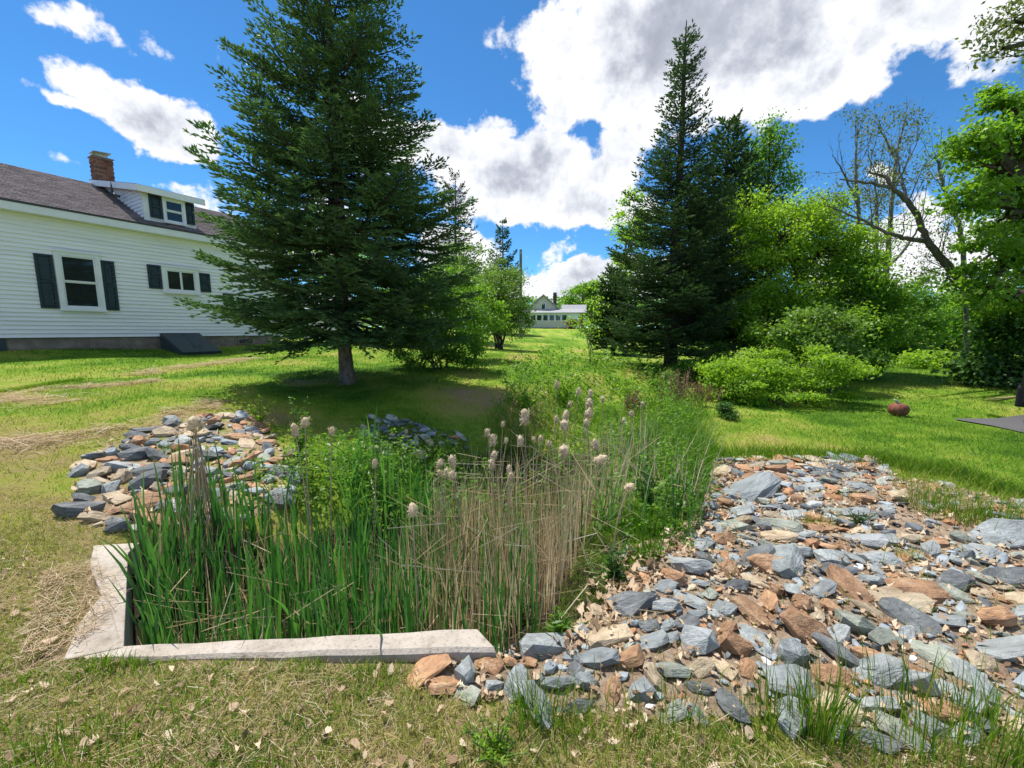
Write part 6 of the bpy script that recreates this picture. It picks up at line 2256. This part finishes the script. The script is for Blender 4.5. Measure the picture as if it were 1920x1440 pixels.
def leafy(px, py, hpx, label, n_st, n_lf, leaf, mat, spread, elong=3.0, name='weed', cat='plant', seed=0, Y=None, group=None, up=0.5):
    p = px_ground(px, py) if Y is None else np.array(gpt(px, py, Y))
    zc = float(proj(p)[2])
    h = hpx * zc / FPX
    sp = spread * zc / FPX
    r = np.random.default_rng(seed + 900)
    root = empty(name, p)
    tag(root, label, cat, group)
    tb = Tubes()
    C_, A_l, L_l = [], [], []
    for s in range(n_st):
        a = r.random() * 2 * PI
        lean_ = np.array([math.cos(a), math.sin(a), 0]) * sp * r.uniform(0.1, 1)
        hh = h * r.uniform(0.6, 1.05)
        t = np.linspace(0, 1, 6)[:, None]
        P = lean_ * t ** 1.4 + np.array([0, 0, hh]) * t + np.array([0, 0, -0.02])
        tb.add(P, np.linspace(0.006, 0.002, 6), 5)
        tt = r.uniform(0.12, 1, n_lf)
        c = np.stack([np.interp(tt, t[:, 0], P[:, k]) for k in range(3)], -1)
        ph = np.arange(n_lf) * 2.4 + r.random()
        A3 = np.stack([np.cos(ph), np.sin(ph), r.uniform(0.1, 0.9, n_lf)], -1)
        C_.append(c)
        A_l.append(rot_to(A3))
        L_l.append(leaf * r.uniform(0.6, 1.2, n_lf) * (1.1 - 0.5 * tt))
    C = np.concatenate(C_)
    A3 = np.concatenate(A_l)
    L_ = np.concatenate(L_l)
    Nn = rot_to(np.array([0, 0, 1.0]) * up + r.normal(0, 0.35, C.shape) - A3 * 0.2)
    V, Fq = leaf_quads(C + A3 * (L_ * 0.5)[:, None], A3, Nn, L_, L_ / elong)
    ff = Foliage()
    ff.quads(V, Fq, np.clip(r.normal(0.55, 0.2, len(L_)), 0, 1))
    tb.build('stem', M_stem, root)
    ff.build('leaves', mat, root)
    return root


leafy(488, 800, 70, 'pale green sapling sprouting from the shaded bank', 4, 16, 0.09, M_lime, 30, 1.7, 'sapling', 'sapling', 1)
leafy(565, 890, 150, 'narrow-leaved willow sapling behind the pair of cattail heads', 9, 46, 0.07, M_mid, 30, 3.2, 'sapling', 'sapling', 2)
leafy(968, 1180, 50, 'dark lance-leaved weed just beyond the beam end', 5, 16, 0.10, M_deep, 34, 4, 'weed', 'plant', 3)
leafy(1050, 1192, 55, 'bright lance-leaved weed beside the dark water', 4, 13, 0.10, M_mid, 24, 4, 'weed', 'plant', 4)
leafy(1285, 965, 80, 'bushy green weed at the edge of the stony slope', 14, 20, 0.07, M_mid, 50, 3, 'weed', 'plant', 5)
leafy(1150, 1090, 70, 'leafy weed at the foot of the dead cattails', 8, 18, 0.08, M_deep, 44, 3.2, 'weed', 'plant', 6)
leafy(1215, 960, 90, 'tall leafy weed under the grassy ditch bank', 9, 22, 0.08, M_deep, 40, 3.2, 'weed', 'plant', 7)
leafy(930, 1425, 60, 'ferny bright weed in the foreground grass', 26, 20, 0.03, M_lime, 66, 2.2, 'weed', 'plant', 8)
leafy(1608, 985, 34, 'small dark shrubby weed among the upper stones', 10, 20, 0.03, M_deep, 26, 2.4, 'weed', 'plant', 9)
leafy(985, 760, 60, 'bright leafy weed clump at the end of the bank', 16, 24, 0.11, M_bright, 56, 2.2, 'weed', 'plant', 10, Y=7.4)
leafy(1065, 745, 90, 'tall bright weed clump in the middle of the ditch', 18, 26, 0.10, M_lime, 60, 2.4, 'weed', 'plant', 11, Y=8.6)
leafy(1180, 735, 60, 'wide bright weed clump before the tall fir', 22, 26, 0.10, M_lime, 90, 2.4, 'weed', 'plant', 12, Y=9.6)
leafy(1120, 860, 60, 'mid green weed clump between the cattail heads', 12, 26, 0.07, M_mid, 60, 2.6, 'weed', 'plant', 13)


def dock(px, py, hpx, wpx, Y, label, seed):
    p = np.array(gpt(px, py, Y))
    zc = float(proj(p)[2])
    h = hpx * zc / FPX
    sp = wpx * zc / FPX
    r = np.random.default_rng(seed)
    root = empty('dock_plant', p)
    tag(root, label, 'plant', 'dried dock plants beyond the cattails')
    tb = Tubes()
    ff = Foliage()
    for s in range(14):
        b0 = np.array([r.normal(0, sp * 0.35), r.normal(0, sp * 0.3), -0.02])
        b1 = b0 * 1.3 + np.array([r.normal(0, 0.04), 0, h * r.uniform(0.65, 1.0)])
        tb.add(np.array([b0, (b0 + b1) / 2, b1]), [0.006, 0.005, 0.003], 4)
        m_ = 60
        t = r.uniform(0.3, 1, m_)[:, None]
        c = b0 * (1 - t) + b1 * t + r.normal(0, 0.03, (m_, 3))
        V, Fq = leaf_quads(c, r.normal(size=(m_, 3)) + (0, 0, 1.5), r.normal(size=(m_, 3)), r.uniform(0.03, 0.06, m_), r.uniform(0.015, 0.025, m_))
        ff.quads(V, Fq, r.random(m_))
    tb.build('stem', M_stalk, root)
    ff.build('seeds', M_dock, root)


dock(1190, 770, 62, 20, 7.6, 'narrow dried dock plant left of the broad one', 1)
dock(1268, 770, 78, 46, 7.8, 'broad red-brown dried dock plant below the tall fir', 2)
dock(1312, 760, 48, 26, 8.2, 'pale dried dock plant right of the broad one', 3)

# ================================================================== pumpkin
pk = px_ground(1683, 780)
pr = 15.5 * float(proj(pk)[2]) / FPX
pump = empty('rusty_pumpkin', pk)
tag(pump, 'rusty iron pumpkin ornament sitting alone on the right lawn', 'pumpkin')
nA, nB = 48, 13
V = []
for j in range(nB):
    ph = PI * (j / (nB - 1))
    for i in range(nA):
        a = 2 * PI * i / nA
        rib = 1 - 0.07 * abs(math.cos(a * 6)) ** 6
        V.append((pr * math.sin(ph) ** 0.7 * rib * math.cos(a), pr * math.sin(ph) ** 0.7 * rib * math.sin(a), pr * 0.80 * (1 - math.cos(ph)) - pr * 0.10 * math.exp(-(math.sin(ph) * 3) ** 2) * (1 if j > nB / 2 else -1)))
i = np.arange(nB - 1)[:, None] * nA
j = np.arange(nA)[None]
Fq = np.stack([i + j, i + (j + 1) % nA, i + nA + (j + 1) % nA, i + nA + j], -1).reshape(-1, 4)
mesh_np('body', V, [Fq], M_rust, pump, smooth=True)
MB().tube([(0, 0, pr * 1.3), (-0.01, 0, pr * 1.62), (-0.05, 0, pr * 1.85), (-0.10, 0, pr * 1.98)], [0.03, 0.022, 0.016, 0.013], 8).build('stem', M_steel, pump, smooth=True)

# stray plank on the lawn near the car
sp_ = px_ground(1885, 749)
brd = MB().box(-0.55, 0.55, -0.03, 0.03, 0, 0.03).build('wooden_strip', M_straw)
brd.location = (sp_[0], sp_[1], sp_[2] + 0.02)
brd.rotation_euler = (0, 0, 0.3)
tag(brd, 'pale wooden strip lying on the lawn behind the car', 'board')

# ================================================================== car at the right edge
cp = aty(1910, 735, 7.0)
car = empty('parked_car', (cp[0], 7.0, gz(9.2, 7.0) + 0.02), math.radians(-54))
tag(car, 'black off-road car parked on the driveway, cut by the right edge', 'car')
Wc = 0.88
side = [(0.02, 0.30), (0.0, 0.62), (0.03, 0.90), (0.10, 1.0), (1.15, 1.10), (1.35, 1.13), (1.85, 1.68), (2.1, 1.74), (3.95, 1.74), (4.2, 1.60), (4.35, 1.05), (4.38, 0.45), (4.2, 0.36), (3.95, 0.36)]
arc = lambda cx_: [(cx_ + 0.46 * math.cos(a), 0.40 + 0.46 * math.sin(a)) for a in np.linspace(0, PI, 9)]
poly = side + arc(3.45) + [(2.9, 0.34), (1.20, 0.34)] + arc(0.60) + [(0.09, 0.30)]
bmc = bmesh.new()
vf = [bmc.verts.new((x, 0.0 + 0.10 * max(0, z - 1.1), z)) for x, z in poly]
vb = [bmc.verts.new((x, 2 * Wc - 0.10 * max(0, z - 1.1), z)) for x, z in poly]
bmc.faces.new(vf)
bmc.faces.new(vb[::-1])
for i in range(len(poly)):
    j = (i + 1) % len(poly)
    bmc.faces.new([vf[j], vf[i], vb[i], vb[j]])
bmesh.ops.recalc_face_normals(bmc, faces=bmc.faces)
bmesh.ops.bevel(bmc, geom=[e for e in bmc.edges if abs(e.verts[0].co.y - e.verts[1].co.y) > 0.5 or e.calc_face_angle(0) > 0.6], offset=0.03, segments=2, affect='EDGES')
me = bpy.data.meshes.new('body')
bmc.to_mesh(me)
bmc.free()
me.materials.append(M_black)
ob = bpy.data.objects.new('body', me)
COL.objects.link(ob)
ob.parent = car
for (nm_, pl) in (('side_window', [(1.55, 1.16), (2.0, 1.62), (2.75, 1.64), (2.75, 1.16)]), ('side_window', [(2.85, 1.16), (2.85, 1.64), (3.85, 1.62), (4.05, 1.16)])):
    MB().prism([(x, 0.10 * (z - 1.1) - 0.012, z) for x, z in pl], (0, 0.008, 0)).build(nm_, M_glass, car)
MB().box(-0.025, 0.10, 0.02, 2 * Wc - 0.02, 0.26, 0.62).build('bumper', M_tyre, car, bevel=0.03)
MB().lathe([(0.001, 0), (0.09, 0.0), (0.1, 0.03), (0.1, 0.06)], 16, (0, 0, 0)).build('headlight', M_glass, car).matrix_local = Matrix.Translation((0.07, 0.28, 0.80)) @ Matrix.Rotation(-PI / 2, 4, 'Y')
MB().lathe([(0.001, 0), (0.09, 0.0), (0.1, 0.03), (0.1, 0.06)], 16, (0, 0, 0)).build('headlight', M_glass, car).matrix_local = Matrix.Translation((0.07, 2 * Wc - 0.28, 0.80)) @ Matrix.Rotation(-PI / 2, 4, 'Y')
for cx_ in (0.60, 3.45):
    fl_ = MB()
    pts_o = [(cx_ + 0.56 * math.cos(a), 0.40 + 0.54 * math.sin(a)) for a in np.linspace(-0.1, PI + 0.1, 13)]
    pts_i = [(cx_ + 0.47 * math.cos(a), 0.40 + 0.46 * math.sin(a)) for a in np.linspace(-0.1, PI + 0.1, 13)]
    for k in range(12):
        a, b_, c, d = pts_o[k], pts_o[k + 1], pts_i[k + 1], pts_i[k]
        fl_.prism([(a[0], -0.07, a[1]), (b_[0], -0.07, b_[1]), (c[0], -0.07, c[1]), (d[0], -0.07, d[1])], (0, 0.09, 0))
    fl_.build('fender_flare', M_tyre, car)
    for yy in (0.10, 2 * Wc - 0.10):
        w_ = MB().lathe([(0.22, -0.11), (0.34, -0.115), (0.385, -0.09), (0.40, -0.04), (0.40, 0.04), (0.385, 0.09), (0.34, 0.115), (0.22, 0.11)], 28, (0, 0, 0), 'y').build('wheel', M_tyre, car, smooth=True)
        w_.location = (cx_, yy, 0.40)
        MB().lathe([(0.001, -0.06), (0.07, -0.075), (0.09, -0.05), (0.20, -0.04), (0.225, -0.09), (0.225, 0.09)], 20, (0, 0, 0), 'y').build('rim', M_steel, w_, smooth=True)
